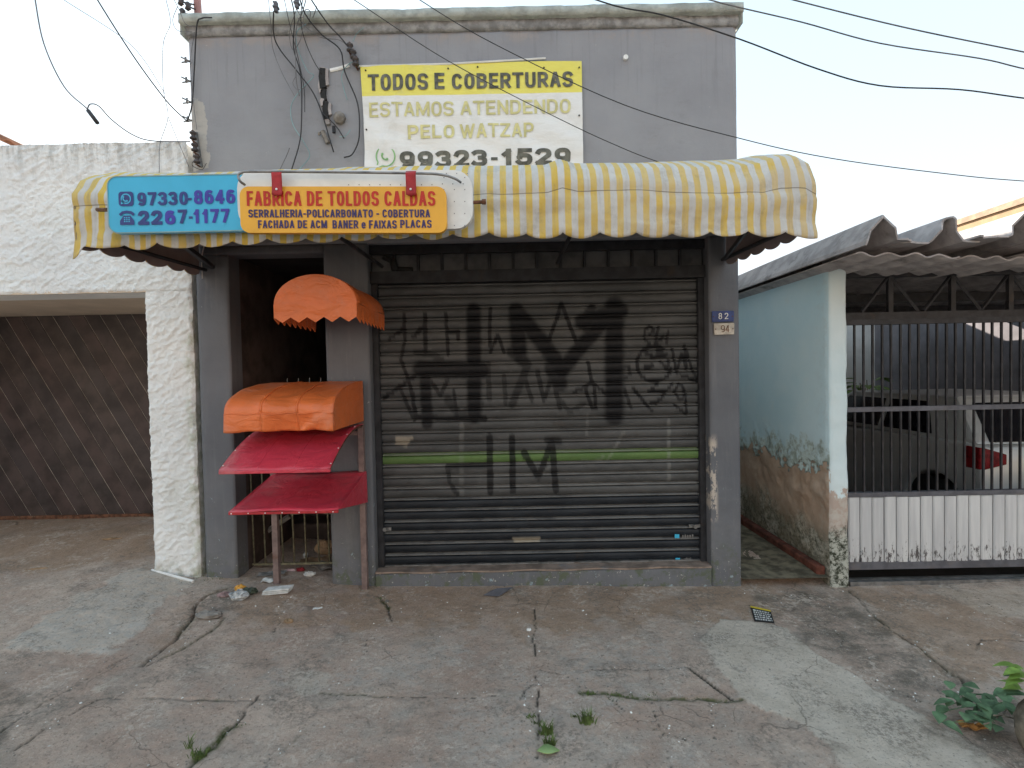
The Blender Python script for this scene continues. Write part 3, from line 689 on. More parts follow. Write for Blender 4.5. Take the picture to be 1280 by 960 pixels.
# coping: rough mossy top course over a darker drip course
def rough_bar(name, x0, x1, y0, y1, z0, z1, mat, seed, amp=.012):
    nx = int((x1 - x0) / .03); prof = [(y1, z0), (y0, z0), (y0, lerp(z0, z1, .5)), (y0, z1), (lerp(y0, y1, .5), z1), (y1, z1)]
    U = np.linspace(x0, x1, nx + 1); X = np.repeat(U[:, None], len(prof), 1)
    Yy = np.repeat(np.array([p[0] for p in prof])[None], nx + 1, 0); Zz = np.repeat(np.array([p[1] for p in prof])[None], nx + 1, 0)
    Yy = Yy + amp * fbm(X, Zz * 5, 7, 4, seed) * 1.6; Zz = Zz + amp * fbm(X, Yy * 5 + 9, 6, 4, seed + 5)
    return fine_grid(name, X, Yy, Zz, mat, shop, flip=False)
rough_bar('parapet_coping', XL - .035, XR + .035, -.05, .2, 4.178, 4.245, M_cap, 70, .007)
rough_bar('coping_edge', XL - .01, XR + .012, -.014, .19, 4.105, 4.181, M_capd, 80, .009)
for sx in (-1, 1):
    x = XL - .035 if sx < 0 else XR + .035
    mb = MB(); mb.box(min(x, x - sx * .01), max(x, x - sx * .01), -.035, .19, 4.105, 4.235); mb.build('coping_end', M_cap, shop)
# threshold under the shutter, with worn reddish top
mb = MB(); mb.box(SX0 + .002, SX1 - .002, -.012, .2, -.08, .098); mb.build('threshold', M_grey_shade, shop, bevel=.006)
mb = MB(); mb.grid(lambda u, v: (lerp(SX0 + .003, SX1 - .003, u), lerp(-.014, .2, v), .108 + .004 * math.sin(31 * u) * (1 - v)), 40, 4)
mb.build('threshold_top', M_thr, shop, solid=.012)
# stair doorway interior
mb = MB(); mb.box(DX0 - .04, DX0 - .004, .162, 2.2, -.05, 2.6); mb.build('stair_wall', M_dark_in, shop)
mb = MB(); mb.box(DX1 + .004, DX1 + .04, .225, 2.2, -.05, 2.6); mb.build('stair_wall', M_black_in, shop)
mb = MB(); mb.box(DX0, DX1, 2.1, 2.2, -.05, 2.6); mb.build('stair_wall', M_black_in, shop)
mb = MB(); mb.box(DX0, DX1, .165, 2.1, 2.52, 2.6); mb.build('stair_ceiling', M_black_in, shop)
for k in range(4):
    mb = MB(); mb.box(DX0 + .003, DX1 - .003, .95 + .25 * k, 2.1, .05 + .17 * k, .22 + .17 * k - .003); mb.build('stair_step', M_dark_in, shop, bevel=.008)
# transom: header band, black sheet panels between ribs
mb = MB(); mb.box(SX0 + .002, SX1 - .002, .06, .20, 2.505, 2.573); mb.build('transom_rail', M_blackm, shop)
mb = MB(); mb.box(SX0 + .002, SX1 - .002, .055, .2, 2.285, 2.375); mb.build('transom_rail', M_blackm, shop)
M_tpan = simple('dusty black sheet', (.085, .085, .088), .5, .3, 7, .1, 40, dirt=(.1, .095, .09), dirtamt=.5)
np_ = 14; pw = (SX1 - SX0) / np_
for k in range(np_):
    mb = MB(); x0 = SX0 + k * pw; mb.box(x0 + .011, x0 + pw - .011, .095 + .004 * (k % 3), .11, 2.376, 2.504); mb.build('transom_panel', M_tpan, shop)
    if k:
        mb = MB(); mb.box(x0 - .009, x0 + .009, .075, .12, 2.376, 2.504); mb.build('transom_rib', M_blackm, shop)
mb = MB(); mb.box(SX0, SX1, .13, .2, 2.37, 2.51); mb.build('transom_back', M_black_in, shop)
mb = MB(); mb.tube(sm_path([(SX0 + .10, .09, 2.49), (SX0 + .17, .085, 2.45), (SX0 + .2, .09, 2.40), (SX0 + .32, .085, 2.39)], 5), .02, 7); mb.tube([(SX0 + .17, .08, 2.47), (SX0 + .19, .08, 2.385)], .028, 8); mb.build('loose_rag', M_black, shop, True)

# ---- roller shutter
shut = MB(); shut.box(SX0 + .004, SX1 - .004, .175, .19, .12, 2.29)
shut = shut.build('roller_shutter', M_black_in, shop)
YS = .115; ZB = .122; NS = 25; PZ = (2.285 - ZB) / NS
def s2w(pts): return [tuple(W(px, py, YS)[[0, 2]]) for px, py in pts]
def arc(cx, cy, r, a0, a1, n=14): return [(cx + r * math.cos(math.radians(lerp(a0, a1, k / n))), cy + r * math.sin(math.radians(lerp(a0, a1, k / n)))) for k in range(n + 1)]
SPRAY = [  # (pixels, width px, strength)
 ([(592, 388), (593, 520)], 13, 1), ([(526, 461), (602, 463)], 15, .95), ([(531, 462), (534, 530)], 10, .95), ([(520, 521), (606, 524)], 6, .9),
 ([(645, 388), (649, 440)], 14, 1), ([(648, 392), (676, 425), (702, 462)], 14, 1), ([(702, 464), (725, 435), (758, 398)], 13, 1), ([(768, 382), (768, 520)], 17, 1),
 ([(728, 402), (776, 388)], 14, 1), ([(690, 460), (700, 480)], 14, .9), ([(560, 500), (575, 520), (600, 505)], 9, .6), ([(640, 440), (655, 452)], 10, .85), ([(740, 385), (728, 400), (735, 415)], 9, .9), ([(520, 440), (545, 445), (560, 458)], 7, .6), ([(700, 500), (712, 515), (730, 505)], 5, .6), ([(660, 455), (640, 505)], 8, .7), ([(610, 455), (612, 500)], 6, .6),
 ([(505, 393), (506, 425), (501, 450), (512, 480), (521, 522)], 4, .9), ([(486, 424), (503, 412)], 4, .9), ([(531, 392), (532, 440)], 5, .9), ([(516, 422), (528, 409)], 5, .9), ([(557, 390), (560, 442)], 4, .9),
 ([(560, 415), (573, 414), (572, 424)], 4, .9), ([(613, 386), (612, 432)], 4, .9), ([(613, 440), (622, 418), (630, 440)], 4, .9), ([(684, 432), (702, 380), (722, 432)], 4.5, .95),
 ([(735, 453), (740, 478), (718, 490)], 4, .9), ([(740, 478), (760, 494)], 4, .9), ([(731, 484), (741, 512)], 4, .9), ([(743, 482), (745, 512)], 4, .9),
 ([(480, 497), (500, 483), (518, 470)], 5, .9), ([(540, 478), (550, 494), (560, 474)], 5, .8), ([(567, 488), (571, 518)], 4, .8), ([(500, 485), (516, 522)], 4, .8), ([(516, 490), (518, 525)], 4, .8),
 ([(672, 465), (680, 500), (690, 470), (700, 510)], 5, .75), ([(655, 470), (665, 500)], 5, .7), ([(630, 470), (632, 505)], 5, .6),
 ([(814, 432), (806, 424), (806, 412), (813, 407), (818, 413), (812, 418)], 3, .95), ([(823, 409), (819, 430), (830, 420)], 3.5, .95), ([(835, 415), (833, 430)], 3, .9),
 (arc(817, 456, 22, -130, 90, 10)[:4] + [], 0, 0), (arc(818, 455, 22, 20, 300, 18), 4, .95), ([(808, 459), (814, 457)], 7, .95), ([(806, 440), (816, 446), (832, 444), (822, 438)], 5, .95), ([(826, 452), (834, 462), (836, 450)], 3.5, .9),
 ([(840, 436), (846, 466), (852, 442), (858, 462), (855, 430), (865, 462), (874, 478), (850, 468)], 3.2, .95),
 ([(791, 485), (815, 514)], 3.5, .95), ([(822, 480), (811, 489), (832, 490), (820, 505), (840, 480)], 3.2, .95), ([(815, 504), (826, 500)], 4, .9),
 ([(848, 480), (843, 490), (850, 501), (857, 492), (852, 481), (848, 480)], 3, .95), ([(857, 492), (858, 518), (843, 506)], 3, .95),
 ([(776, 455), (786, 458), (788, 468), (778, 473)], 3.5, .8), ([(780, 485), (789, 510)], 4, .8),
 ([(612, 545), (613, 616)], 7, .85), ([(640, 545), (641, 614)], 7, .9), ([(560, 584), (608, 583)], 7, .8), ([(560, 588), (562, 604), (572, 618)], 5, .7),
 ([(655, 566), (673, 596), (690, 552), (695, 614)], 7, .85), ([(685, 550), (698, 552)], 8, .7), ([(500, 404), (486, 425)], 3, .0),
]
LIGHT = [([(577, 530), (577, 618)], 5, .5), ([(836, 525), (836, 602)], 3.5, .6), (arc(740, 560, 18, 40, 130, 8), 4, .4), ([(780, 540), (760, 575)], 3, .4), ([(735, 520), (733, 545)], 3, .4), ([(675, 592), (688, 582)], 4, .3)]
BAREs = [[(495, 547), (516, 547), (508, 557), (494, 556)], [(640, 673), (676, 672), (674, 677), (643, 678)]]
SPRAYW = [(s2w(p), w / 650 * 3.99 * (1.25 if w > 9 else 1.05), a) for p, w, a in SPRAY if w]; LIGHTW = [(s2w(p), w / 650 * 3.99, a) for p, w, a in LIGHT]
prof = [(0.0, .030), (.0035, .012), (.008, .003), (.056, -.004), (.0595, .0), (.060, .030), (.0665, .030), (.067, .002), (.071, -.005), (.0775, -.001), (.0780, .030), (.0850, .030)]
xsn = np.arange(SX0 + .035, SX1 - .035, .0055)
for k in range(NS):
    z0 = ZB + k * PZ; pz = np.array([z0 + p[0] / .0850 * PZ for p in prof]); 
    # split wide flat face for smoother spray edges
    py = np.array([YS + p[1] for p in prof])
    zz = np.interp(np.linspace(0, 1, 3), [0, 1], [pz[2], pz[3]])[1:-1]; pz = np.concatenate([pz[:3], zz, pz[3:]]); py = np.concatenate([py[:3], [YS - .001], py[3:]])
    X, Zz = np.meshgrid(xsn, pz, indexing='ij'); Y = np.repeat(py[None], len(xsn), 0) + .004 * fbm(X, Zz * .3 + k * 1.7, 1.3, 2, 90)
    Zw = Zz + .0025 * fbm(X, X * 0 + k * 3.1, 1.1, 3, 95)
    sp = np.zeros_like(X); li = np.zeros_like(X); ba = np.zeros_like(X)
    Xn = X + .006 * fbm(X, Zz, 30, 2, 50); Zn = Zz + .006 * fbm(X, Zz, 30, 2, 55)
    for pts, w, a in SPRAYW:
        zs = [p[1] for p in pts]
        if max(zs) + w < z0 - .02 or min(zs) - w > z0 + PZ + .02: continue
        soft = .14 if w < .05 else .24
        sp = np.maximum(sp, a * smooth(w * (.5 + soft), w * (.5 - soft * .5), dpoly(Xn, Zn, pts)))
    for pts, w, a in LIGHTW: li = np.maximum(li, a * smooth(w * .9, w * .3, dpoly(Xn, Zn, pts)))
    for poly in BAREs: ba = np.maximum(ba, smooth(.01, -.004, sdpoly(Xn, Zn, s2w(poly))))
    lip = (Zz > z0 + .066 / .0850 * PZ) & (Zz < z0 + .079 / .0850 * PZ)
    li = np.where(lip, np.maximum(li, .75 if k < 10 else .28), li)
    mat = M_slatb if k < 6 else (M_slatg if k == 9 else M_slat)
    o = fine_grid('slat', X, Y, Zw, mat, shut, {'spray': (sp, li, ba)}, flip=True, smooth=False)
    if k == 9: o['label'] = 'green painted slat'
for s in (0, 1):
    x0, x1 = ((SX0 + .003, SX0 + .045) if s == 0 else (SX1 - .045, SX1 - .003))
    mb = MB(); mb.box(x0, x1, .085, .096, .112, 2.284); xi = x1 if s == 0 else x0
    mb.box(min(xi, xi + (.004 if s == 0 else -.004)), max(xi, xi + (.004 if s == 0 else -.004)), .0965, .15, .112, 2.284)
    mb.build('guide_rail', M_blackm, shop)
for px, py in ((482, 661), (868, 657)):
    p = W(px, py, YS - .01); mb = MB(); mb.box(p[0] - .045, p[0] + .045, .094, .108, p[2] - .012, p[2] + .012); mb.lathe([(.016, 0), (.016, .01), (.009, .012), (.009, .02)], (p[0], .075, p[2]), 12, 'y'); mb.build('shutter_lock', M_greym, shop)
p = W(672, 708, YS); mb = MB(); mb.box(p[0] - .03, p[0] + .03, .05, .10, p[2] - .012, p[2] + .006); mb.tube([(p[0] - .012, .06, p[2] + .004), (p[0] - .012, .06, p[2] + .02), (p[0] + .012, .06, p[2] + .02), (p[0] + .012, .06, p[2] + .004)], .004, 6); mb.build('padlock', M_rust, shop)
mb = MB(); mb.box(SX0 + .045, SX1 - .045, .10, .14, .111, .124); mb.build('bottom_bar', M_greym, shop)
for px, py, w, h in ((846, 670, 6, 5), (847, 699, 6, 4)):
    p = W(px, py, YS); mb = MB(); mb.box(p[0] - w / 340, p[0] + w / 340, YS - .006, YS - .0035, p[2] - h / 340, p[2] + h / 340); mb.build('sticker', M_sblue, shop)
for px, py, w in ((860, 670, 16), (860, 699, 9), (688, 703, 8), (668, 703, 12)):
    p = W(px, py, YS); mb = MB()
    for i in range(5): mb.box(p[0] - w / 340 + i * w / 850, p[0] - w / 340 + (i + .6) * w / 850, YS - .005, YS - .003, p[2] - .012 - .003 * (i % 2), p[2] + .01 + .004 * (i % 3 == 1))
    mb.build('torn_sticker', M_greym, shop)
# unseen houses behind the camera, added to block low sky under the awning
for i, (x0, x1, h, c) in enumerate(((-24, -8.2, 6.2, (.30, .26, .22)), (-8, 6.5, 5.6, (.30, .28, .26)), (6.7, 24, 6.6, (.30, .24, .19)))):
    t_ = thing('added_opposite_house', ('unseen brown house added across the street on the left', 'unseen grey house added straight across the street', 'unseen reddish house added across the street on the right')[i], 'house', ((x0 + x1) / 2, -13, 0))
    mb = MB(); mb.box(x0, x1, -20, -12.5, -.2, h); mb.build('wall', simple('far facade paint', c, .9, .2, 1, .2, 10), t_)
    mb = MB(); mb.prismx([(-12.1, h - .1), (-12.1, h), (-16.2, h + 1.6), (-20.3, h)], x0 - .1, x1 + .1); mb.build('roof', M_clay, t_)
    for k in range(3):
        xc = lerp(x0, x1, (k + .5) / 3); f = MB().box(xc - .7, xc + .7, -12.56, -12.47, 1.1, 2.4).build('window', M_white, t_); MB().box(xc - .62, xc + .62, -12.5, -12.46, 1.18, 2.32).build('pane', M_glass, f)
# low rod gate in the doorway
gt = thing('rod_gate', 'low gate of thin rusty rods in the dark stair doorway', 'gate', (-1.74, .2, .05))
YG = .2
for px in (318, 332, 346, 354, 368, 383, 399, 412):
    p = W(px, 700, YG); mb = MB(); mb.tube([(p[0], YG, .115), (p[0] - .012, YG, 1.12)], .0065, 6); mb.build('rod', M_bar, gt, True)
for z in (.118, 1.12):
    mb = MB(); mb.box(DX0 + .01, DX1 - .01, YG - .008, YG + .008, z - .008, z + .008); mb.build('rail', M_bar, gt)
mb = MB(); mb.box(-1.77, -1.70, YG - .006, YG + .006, .51, .525); mb.box(-1.51, -1.40, YG - .006, YG + .006, .51, .525); mb.build('rail', M_bar, gt)
p0 = W(322, 672, .5); p1 = W(350, 628, .5); mb = MB(); mb.tube([p0, W(362, 645, .55)], .022, 4); tag(mb.build('leaning_batten', M_stone), 'pale batten leaning inside the stair doorway behind the rods', 'plank')

# ------------------------------------------------------------------ white house (left)
wh = thing('white_house', 'white rough rendered house wall with wide recessed garage opening', 'house', (-4, 1, 0))
def stucco_panel(name, x0, x1, z0, z1, seed, step=.008, seam=False):
    U = np.linspace(x0, x1, max(3, int((x1 - x0) / step)) + 1); V = np.linspace(z0, z1, max(3, int((z1 - z0) / step)) + 1)
    X, Zz = np.meshgrid(U, V, indexing='ij')
    n1 = fbm((X * .8 + Zz * .5) * .6, (Zz * .9 - X * .5) * 1.5, 26, 4, seed, .6); n2 = fbm(X, Zz, 5, 2, seed + 9)
    Y = -.008 * smooth(-.15, .4, n1) - .010 * n2 - .005 * fbm(X, Zz, 55, 2, seed + 20)
    Y = Y + .012 * smooth(.02, 0, np.minimum(X - x0, x1 - X)) * (1 if x1 > -2.5 else 0) + .01 * smooth(.02, 0, Zz - z0) * (z0 > 1)
    X = X + .006 * fbm(X, Zz, 11, 3, seed + 30) * smooth(.03, 0, np.minimum(X - x0, x1 - X))
    if z1 > 3: Zz = Zz + .012 * fbm(X, Zz, 5, 3, seed + 40) * smooth(.05, 0, z1 - Zz)
    return fine_grid(name, X, Y, Zz, M_stucco, wh, flip=True)
stucco_panel('wall', -5.1, -2.375, 2.248, 3.345, 101)
stucco_panel('pier', -2.722, -2.375, -.05, 2.248, 101)
mb = MB(); mb.box(-7, -5.1, .0, .3, 2.248, 3.34); mb.box(-5.1, -2.38, .02, .3, 2.25, 3.335); mb.build('wall', M_stucco, wh)
mb = MB(); mb.box(-2.715, -2.38, .02, 1.45, -.05, 2.25); mb.build('pier', M_stucco, wh)
mb = MB(); mb.box(-7, -2.72, .025, 1.5, 2.252, 2.4); mb.box(-7, -2.715, .004, .0245, 2.2465, 2.27); mb.build('soffit', M_beige, wh)
mb = MB(); mb.box(-7, -2.38, .3, 6, 3.0, 3.15); mb.build('roof_slab', M_fib, wh)
mb = MB(); mb.box(-7, -2.39, 1.5, 1.6, -.05, 3.0); mb.build('back_wall', M_beige, wh)
mb = MB(); mb.box(-5.9, -5.6, .01, 1.4, -.05, 2.25); mb.build('pier', M_stucco, wh)
mb = MB(); a = GX(193, 713); b = GX(243, 727); mb.tube([(a[0] - .01, a[1] - .012, a[2] + .006), (b[0], b[1] - .012, b[2] + .006)], .012, 5); tag(mb.build('white_strip', M_white), 'short white painted strip lying at the foot of the white pier', 'strip')
# garage door of diagonal boards
YD = 1.33
gd = thing('garage_gate', 'dark brown garage gate of diagonal boards under beige soffit', 'gate', (-4.3, YD, .2))
gx0, gx1, gz0, gz1 = -5.6, -3.3, .235, 2.25
def clip(poly, ax, val, keep_less):
    out = []
    for i in range(len(poly)):
        a, b = poly[i], poly[(i + 1) % len(poly)]
        ia = (a[ax] <= val) == keep_less; ib = (b[ax] <= val) == keep_less
        if ia: out.append(a)
        if ia != ib:
            t = (val - a[ax]) / (b[ax] - a[ax]); out.append((lerp(a[0], b[0], t), lerp(a[1], b[1], t)))
    return out
slope = .56; hp = .158
for k in range(-2, 26):
    xb = gx0 - 1.2 + k * hp     # x at gz1
    pl = [(xb + .0055, gz1 + .3 * 0), (xb + hp - .0055, gz1), (xb + hp - .0055 + slope * (gz1 - gz0), gz0), (xb + .0055 + slope * (gz1 - gz0), gz0)]
    for ax, v, kl in ((0, gx0, False), (0, gx1, True)):
        if pl: pl = clip(pl, ax, v, kl)
    if len(pl) > 2: MB().prism(pl, YD + .0015 * (k % 3), YD + .035).build('board', M_woods[(k * 7) % 4], gd)
mb = MB(); mb.box(gx0, gx1, YD + .0085, YD + .030, gz0, gz1); mb.build('backing_panel', M_joint, gd)
mb = MB(); mb.box(gx0, gx1, YD - .012, YD - .001, gz0 - .035, gz0 + .012); mb.build('bottom_rail', M_rust, gd)
# distant tiled roof peeping over the wall at far left
rf = thing('tiled_roof', 'reddish clay tile roof corner showing above the white wall at far left', 'roof', (-7, 3, 3.3))
c0 = W(22, 180, 2.6); 
for k in range(7):
    mb = MB(); z = 3.95 - .0 * k
    x1 = c0[0] - .2 * k; 
    mb.grid(lambda u, v, x1=x1, k=k: (x1 - .2 + .2 * u, 2.6 + 2.5 * v, c0[2] + .05 + .10 * k - .1 + .1 * (1 - u) + .05 * math.sin(math.pi * u)), 6, 2)
    mb.build('tile_row', M_clay, rf, True, solid=.02)
mb = MB(); mb.box(c0[0] - 1.5, c0[0] - .02, 2.7, 5, 2.9, c0[2] - .02); mb.build('gable_wall', M_beige, rf)

# ------------------------------------------------------------------ right neighbour
cp = thing('carport', 'light blue walled carport with fibre cement roof beside the alley', 'carport', (4, 2, 0))
BX = 2.362
nY = int(5.0 / .02); U = np.linspace(.0, 5.0, nY); V = np.linspace(-.1, 2.36, 124)
Yg, Zg = np.meshgrid(U, V, indexing='ij')
hgt = Zg + .6 * fbm(Yg, Zg, 3.2, 5, 120, .6)
Xg = BX - .012 * smooth(.74, .80, hgt) - .010 * fbm(Yg, Zg, 12, 5, 130, .6) * smooth(1.25, .8, Zg) - .003 * fbm(Yg, Zg, 6, 3, 140) + .01 * smooth(.03, 0, Yg)
fine_grid('alley_wall', Xg, Yg, Zg, M_blue, cp)
U = np.linspace(BX, 2.503, 12); V = np.linspace(-.12, 2.36, 160); X, Zz = np.meshgrid(U, V, indexing='ij')
Yc = -.006 * fbm(X, Zz, 10, 4, 150) + .015 * smooth(.02, 0, np.minimum(X - BX, 2.503 - X)) - .008 * smooth(.8, .7, Zz + .3 * fbm(X, Zz, 5, 4, 151))
fine_grid('column', X + .008 * fbm(X * 0, Zz, 6, 4, 152), Yc, Zz, M_col, cp, flip=True)
mb = MB(); mb.box(BX + .02, 2.498, .018, .16, -.12, 2.355); mb.build('column', M_col, cp)
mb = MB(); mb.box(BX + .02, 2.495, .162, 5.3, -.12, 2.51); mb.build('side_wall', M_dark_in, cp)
mb = MB(); mb.box(2.285, 2.355, .04, 4.9, .0, .075); mb.build('red_skirting', M_redcurb, cp, bevel=.01)
mb = MB(); mb.box(6.4, 6.5, .1, 5.3, -.15, 2.66); mb.build('side_wall', M_innerw, cp)
mb = MB(); mb.box(2.5, 6.9, 5.3, 5.4, -.15, 3.0); mb.build('back_wall', M_yard, cp)
mb = MB(); mb.box(2.5, 6.9, 4.76, 5.3, -.16, -.10); mb.build('yard_floor', M_beige, cp)
mb = MB(); mb.box(1.66, 2.5, 5.305, 5.4, -.1, 3.2); mb.build('alley_end_wall', M_dark_in, cp)  # out of view, height raised to keep sun out of the carport
mb = MB(); mb.box(2.5, 6.4, .12, 4.75, -.16, -.105); mb.build('carport_floor', M_road, cp)
# roof: trapezoidal canal sheets running front to back
YF, YB = -.62, 3.1; pk = W(1105, 272, YF); PIT = .432; H = .155; YB = 4.7
zt = pk[2]
def canal(x, lift=0.0):     # closed trapezoid section, x = left trough start
    pts = [(0, -H * .95), (.005, -H), (.115, -H - .004), (.235, -.012), (.255, 0), (.285, 0), (.305, -.012)]
    return pts
for k in range(9):
    mb = MB(); x0 = pk[0] - .275 + (k) * PIT; dz = (.012, -.004, .008, .0, .01, -.006, 0, .006, 0)[k]; yf = YF + (0, .03, -.02, .02, 0, .03, -.01, 0, 0)[k]
    if k == 0:
        top = [(.150, -H - .03), (.160, -H), (.250, -.02), (.264, 0), (.286, .002), (.300, -.016), (.365, -H + .01), (.46, -H)]
    else:
        top = [(-.02, -H + .012), (.02, -H + .006), (.155, -H + .004), (.175, -H + .016), (.248, -.02), (.264, 0), (.286, .002), (.300, -.016), (.365, -H + .01), (.46, -H)]
    nseg = 16
    def F(u, v, top=top, x0=x0, dz=dz, yf=yf, k=k):
        t = u * (len(top) - 1); i = min(int(t), len(top) - 2); f = t - i
        px_ = lerp(top[i][0], top[i + 1][0], f); pz_ = lerp(top[i][1], top[i + 1][1], f)
        chip = .02 * math.sin(px_ * 70 + k * 9) * max(0, 1 - v * 20)
        return (x0 + px_, lerp(yf, YB, v) + chip, zt + pz_ + dz + .004 * math.sin(7 * v + k))
    mb.grid(F, (len(top) - 1) * 2, nseg); mb.build('roof_sheet', M_fib, cp, solid=.012)
# second, lower layer of sheets just behind the front edge
for k in range(6):
    mb = MB(); x0 = pk[0] - .1 + k * .62
    mb.grid(lambda u, v, x0=x0, k=k: (x0 + u * .68, lerp(-.5 + .07 * (k % 2), 4.6, v) + .012 * math.sin(9 * u + k), zt - H - .04 - .016 * (k % 2) - .03 * u + .012 * math.sin(2 * math.pi * u * 4 + k)), 48, 6)
    mb.build('under_sheet', M_fib, cp, True, solid=.01)
mb = MB(); mb.box(BX, 6.4, -.06, .0, 2.27, 2.33); mb.v = [(x, y - .02, z) for x, y, z in mb.v]
# steel lattice beam
TY = .14; zt0, zt1 = 1.945, 2.30
for z0, z1 in ((1.925, 2.0), (2.27, 2.315)):
    mb = MB(); mb.box(2.505, 6.38, TY - .025, TY + .025, z0, z1); mb.build('truss_chord', M_blackm, cp)
xv = [W(p, 360, TY)[0] for p in (1112, 1190, 1262)]; xv += [xv[-1] + .46, xv[-1] + .92]
for i, x in enumerate(xv):
    mb = MB(); mb.box(x - .018, x + .018, TY - .015, TY + .015, 2.0, 2.27); mb.build('truss_post', M_blackm, cp)
    for sx in (-1, 1):
        mb = MB(); e = x + sx * .22
        mb.tube([(x + sx * .018, TY, 2.262), (e, TY, 2.006)], .014, 4); mb.build('truss_brace', M_blackm, cp)
for y in (1.1, 2.2, 3.0):
    mb = MB(); mb.box(2.5, 6.4, y - .03, y + .03, 2.19, 2.27); mb.build('purlin', M_blackm, cp)

# sliding gate
sg = thing('sliding_gate', 'barred sliding gate with chipped white planks along its foot', 'gate', (3.7, .05, 0))
GY = .055; gx0, gx1 = 2.515, 6.38
bp = (W(1128, 450, GY)[0] - W(1068, 450, GY)[0]) / 5.22; xx = W(1068, 450, GY)[0]; 
k = 0; barmesh = None
while xx < gx1:
    if barmesh is None:
        b = MB().box(-.006, .006, GY - .007, GY + .007, .63, 1.93); b = b.build('bar', M_blackm, sg); barmesh = b.data; b.location.x = xx
    else:
        b = bpy.data.objects.new('bar', barmesh); COL.objects.link(b); b.parent = sg; b.matrix_parent_inverse = Matrix.Translation(-Vector(sg.location)); b.location.x = xx + random.uniform(-.003, .003)
    xx += bp
for z0, z1, m_ in ((1.245, 1.28, M_rail), (.598, .632, M_rail), (1.90, 1.94, M_blackm), (.045, .105, M_rail)):
    mb = MB(); mb.box(gx0, gx1, GY - .022, GY + .022, z0, z1); mb.build('rail', m_, sg)
for x in (gx0 - .002,):
    mb = MB(); mb.box(x - .022, x, GY - .02, GY + .02, .045, 1.94); mb.build('stile', M_blackm, sg)
x = gx0 + .01; k = 0; pw = .0915
while x < gx1:
    mb = MB(); d = random.uniform(0, .004); mb.prismz([(x + .003, GY - .012 - d), (x + .012, GY - .020 - d), (x + pw - .012, GY - .020 - d), (x + pw - .003, GY - .012 - d), (x + pw - .003, GY - .006 - d), (x + .003, GY - .006 - d)], .1, .597 - .002 * (k % 3)); mb.build('plank', M_plank, sg)
    mb2 = None; x += pw; k += 1
mb = MB(); mb.box(gx0, gx1, GY - .004, GY + .01, .105, .598); mb.build('back_sheet', M_rail, sg)
mb = MB(); mb.box(2.515, 6.4, .0, .035, -.075, -.035); mb.box(2.515, 6.4, .07, .10, -.09, -.04); tag(mb.build('gate_track', M_greym), 'steel floor track running under the sliding gate', 'track')

# ochre house with roof line behind the carport
oc = thing('ochre_house', 'sunlit orange ochre house wall rising behind the carport roof', 'house', (8, 4, 0))
e1 = W(1280, 246, 0.4)
kx = (e1[0]) / (e1[2] - 1.6)
ZE = 4.0; XE = kx * (ZE - 1.6)
mb = MB(); mb.box(XE, XE + 4, -.5, 9, 0, ZE - .10); mb.build('wall', M_ochre, oc)
mb = MB(); mb.prism([(XE - .03, ZE - .098), (XE + 4, ZE - .098), (XE + 4, ZE), (XE + .0, ZE)], -.5, 9); mb.build('wall_cap', M_clay2, oc)

# car inside the carport
car = thing('parked_car', 'silver white hatchback parked behind the barred gate', 'car', (4.85, 2.3, -.12))
CX0, CX1, CY0 = 4.08, 5.72, .62; CZ = -.12; L = 3.85
def arch(yc, r, n=10): return [(yc + r * math.cos(math.radians(180 - 180 * i / n)), .30 + r * math.sin(math.radians(180 - 180 * i / n))) for i in range(n + 1)]
rearw, frontw = .55, 3.05
low = [(.02, .32), (.02, .25), (rearw - .39, .22)] + arch(rearw, .375) + [(rearw + .39, .18), (frontw - .37, .18)] + arch(frontw, .345) + [(frontw + .36, .22), (L - .02, .28), (L, .55), (L - .12, .74), (2.85, .93), (2.7, .95), (.22, 1.0), (.07, .97), (.03, .86), (.0, .55)]
low = [(CY0 + y, CZ + z) for y, z in low]
MB().prismx(low, CX0, CX1).build('body', M_carp, car, bevel=.028, seg=2)
def frustum(y0, y1, ty0, ty1, z0, z1, ins0, ins1):
    v = [(CX0 + ins0, CY0 + y0, CZ + z0), (CX1 - ins0, CY0 + y0, CZ + z0), (CX1 - ins0, CY0 + y1, CZ + z0), (CX0 + ins0, CY0 + y1, CZ + z0),
         (CX0 + ins1, CY0 + ty0, CZ + z1), (CX1 - ins1, CY0 + ty0, CZ + z1), (CX1 - ins1, CY0 + ty1, CZ + z1), (CX0 + ins1, CY0 + ty1, CZ + z1)]
    return MB().add(v, [(0, 3, 2, 1), (4, 5, 6, 7), (0, 1, 5, 4), (1, 2, 6, 5), (2, 3, 7, 6), (3, 0, 4, 7)])
frustum(.10, 2.82, .48, 2.02, .985, 1.40, .035, .17).build('cabin', M_carp, car, bevel=.04, seg=2)
def sidept(y, z, off=.008):   # point on the cabin side
    t = (z - .985) / (1.40 - .985); return (CX0 + .035 + t * .135 - off, CY0 + y, CZ + z)
for nm, q in (('side_window', [(.62, 1.03), (1.30, 1.03), (1.30, 1.34), (.78, 1.34)]), ('side_window', [(1.38, 1.03), (2.55, 1.03), (2.0, 1.34), (1.38, 1.34)])):
    v = [sidept(*p) for p in q]; v2 = [(x + .012, y, z) for x, y, z in v]
    MB().add(v + v2, [(0, 1, 2, 3), (7, 6, 5, 4), (0, 4, 5, 1), (1, 5, 6, 2), (2, 6, 7, 3), (3, 7, 4, 0)]).build(nm, M_glass, car)
def rearpt(x, z, off=.01):
    t = (z - .985) / (.415); return (x, CY0 + .10 + t * .38 - off, CZ + z)
v = [rearpt(*p) for p in ((CX0 + .16, 1.01), (CX1 - .16, 1.01), (CX1 - .27, 1.34), (CX0 + .27, 1.34))]; v2 = [(x, y + .014, z) for x, y, z in v]
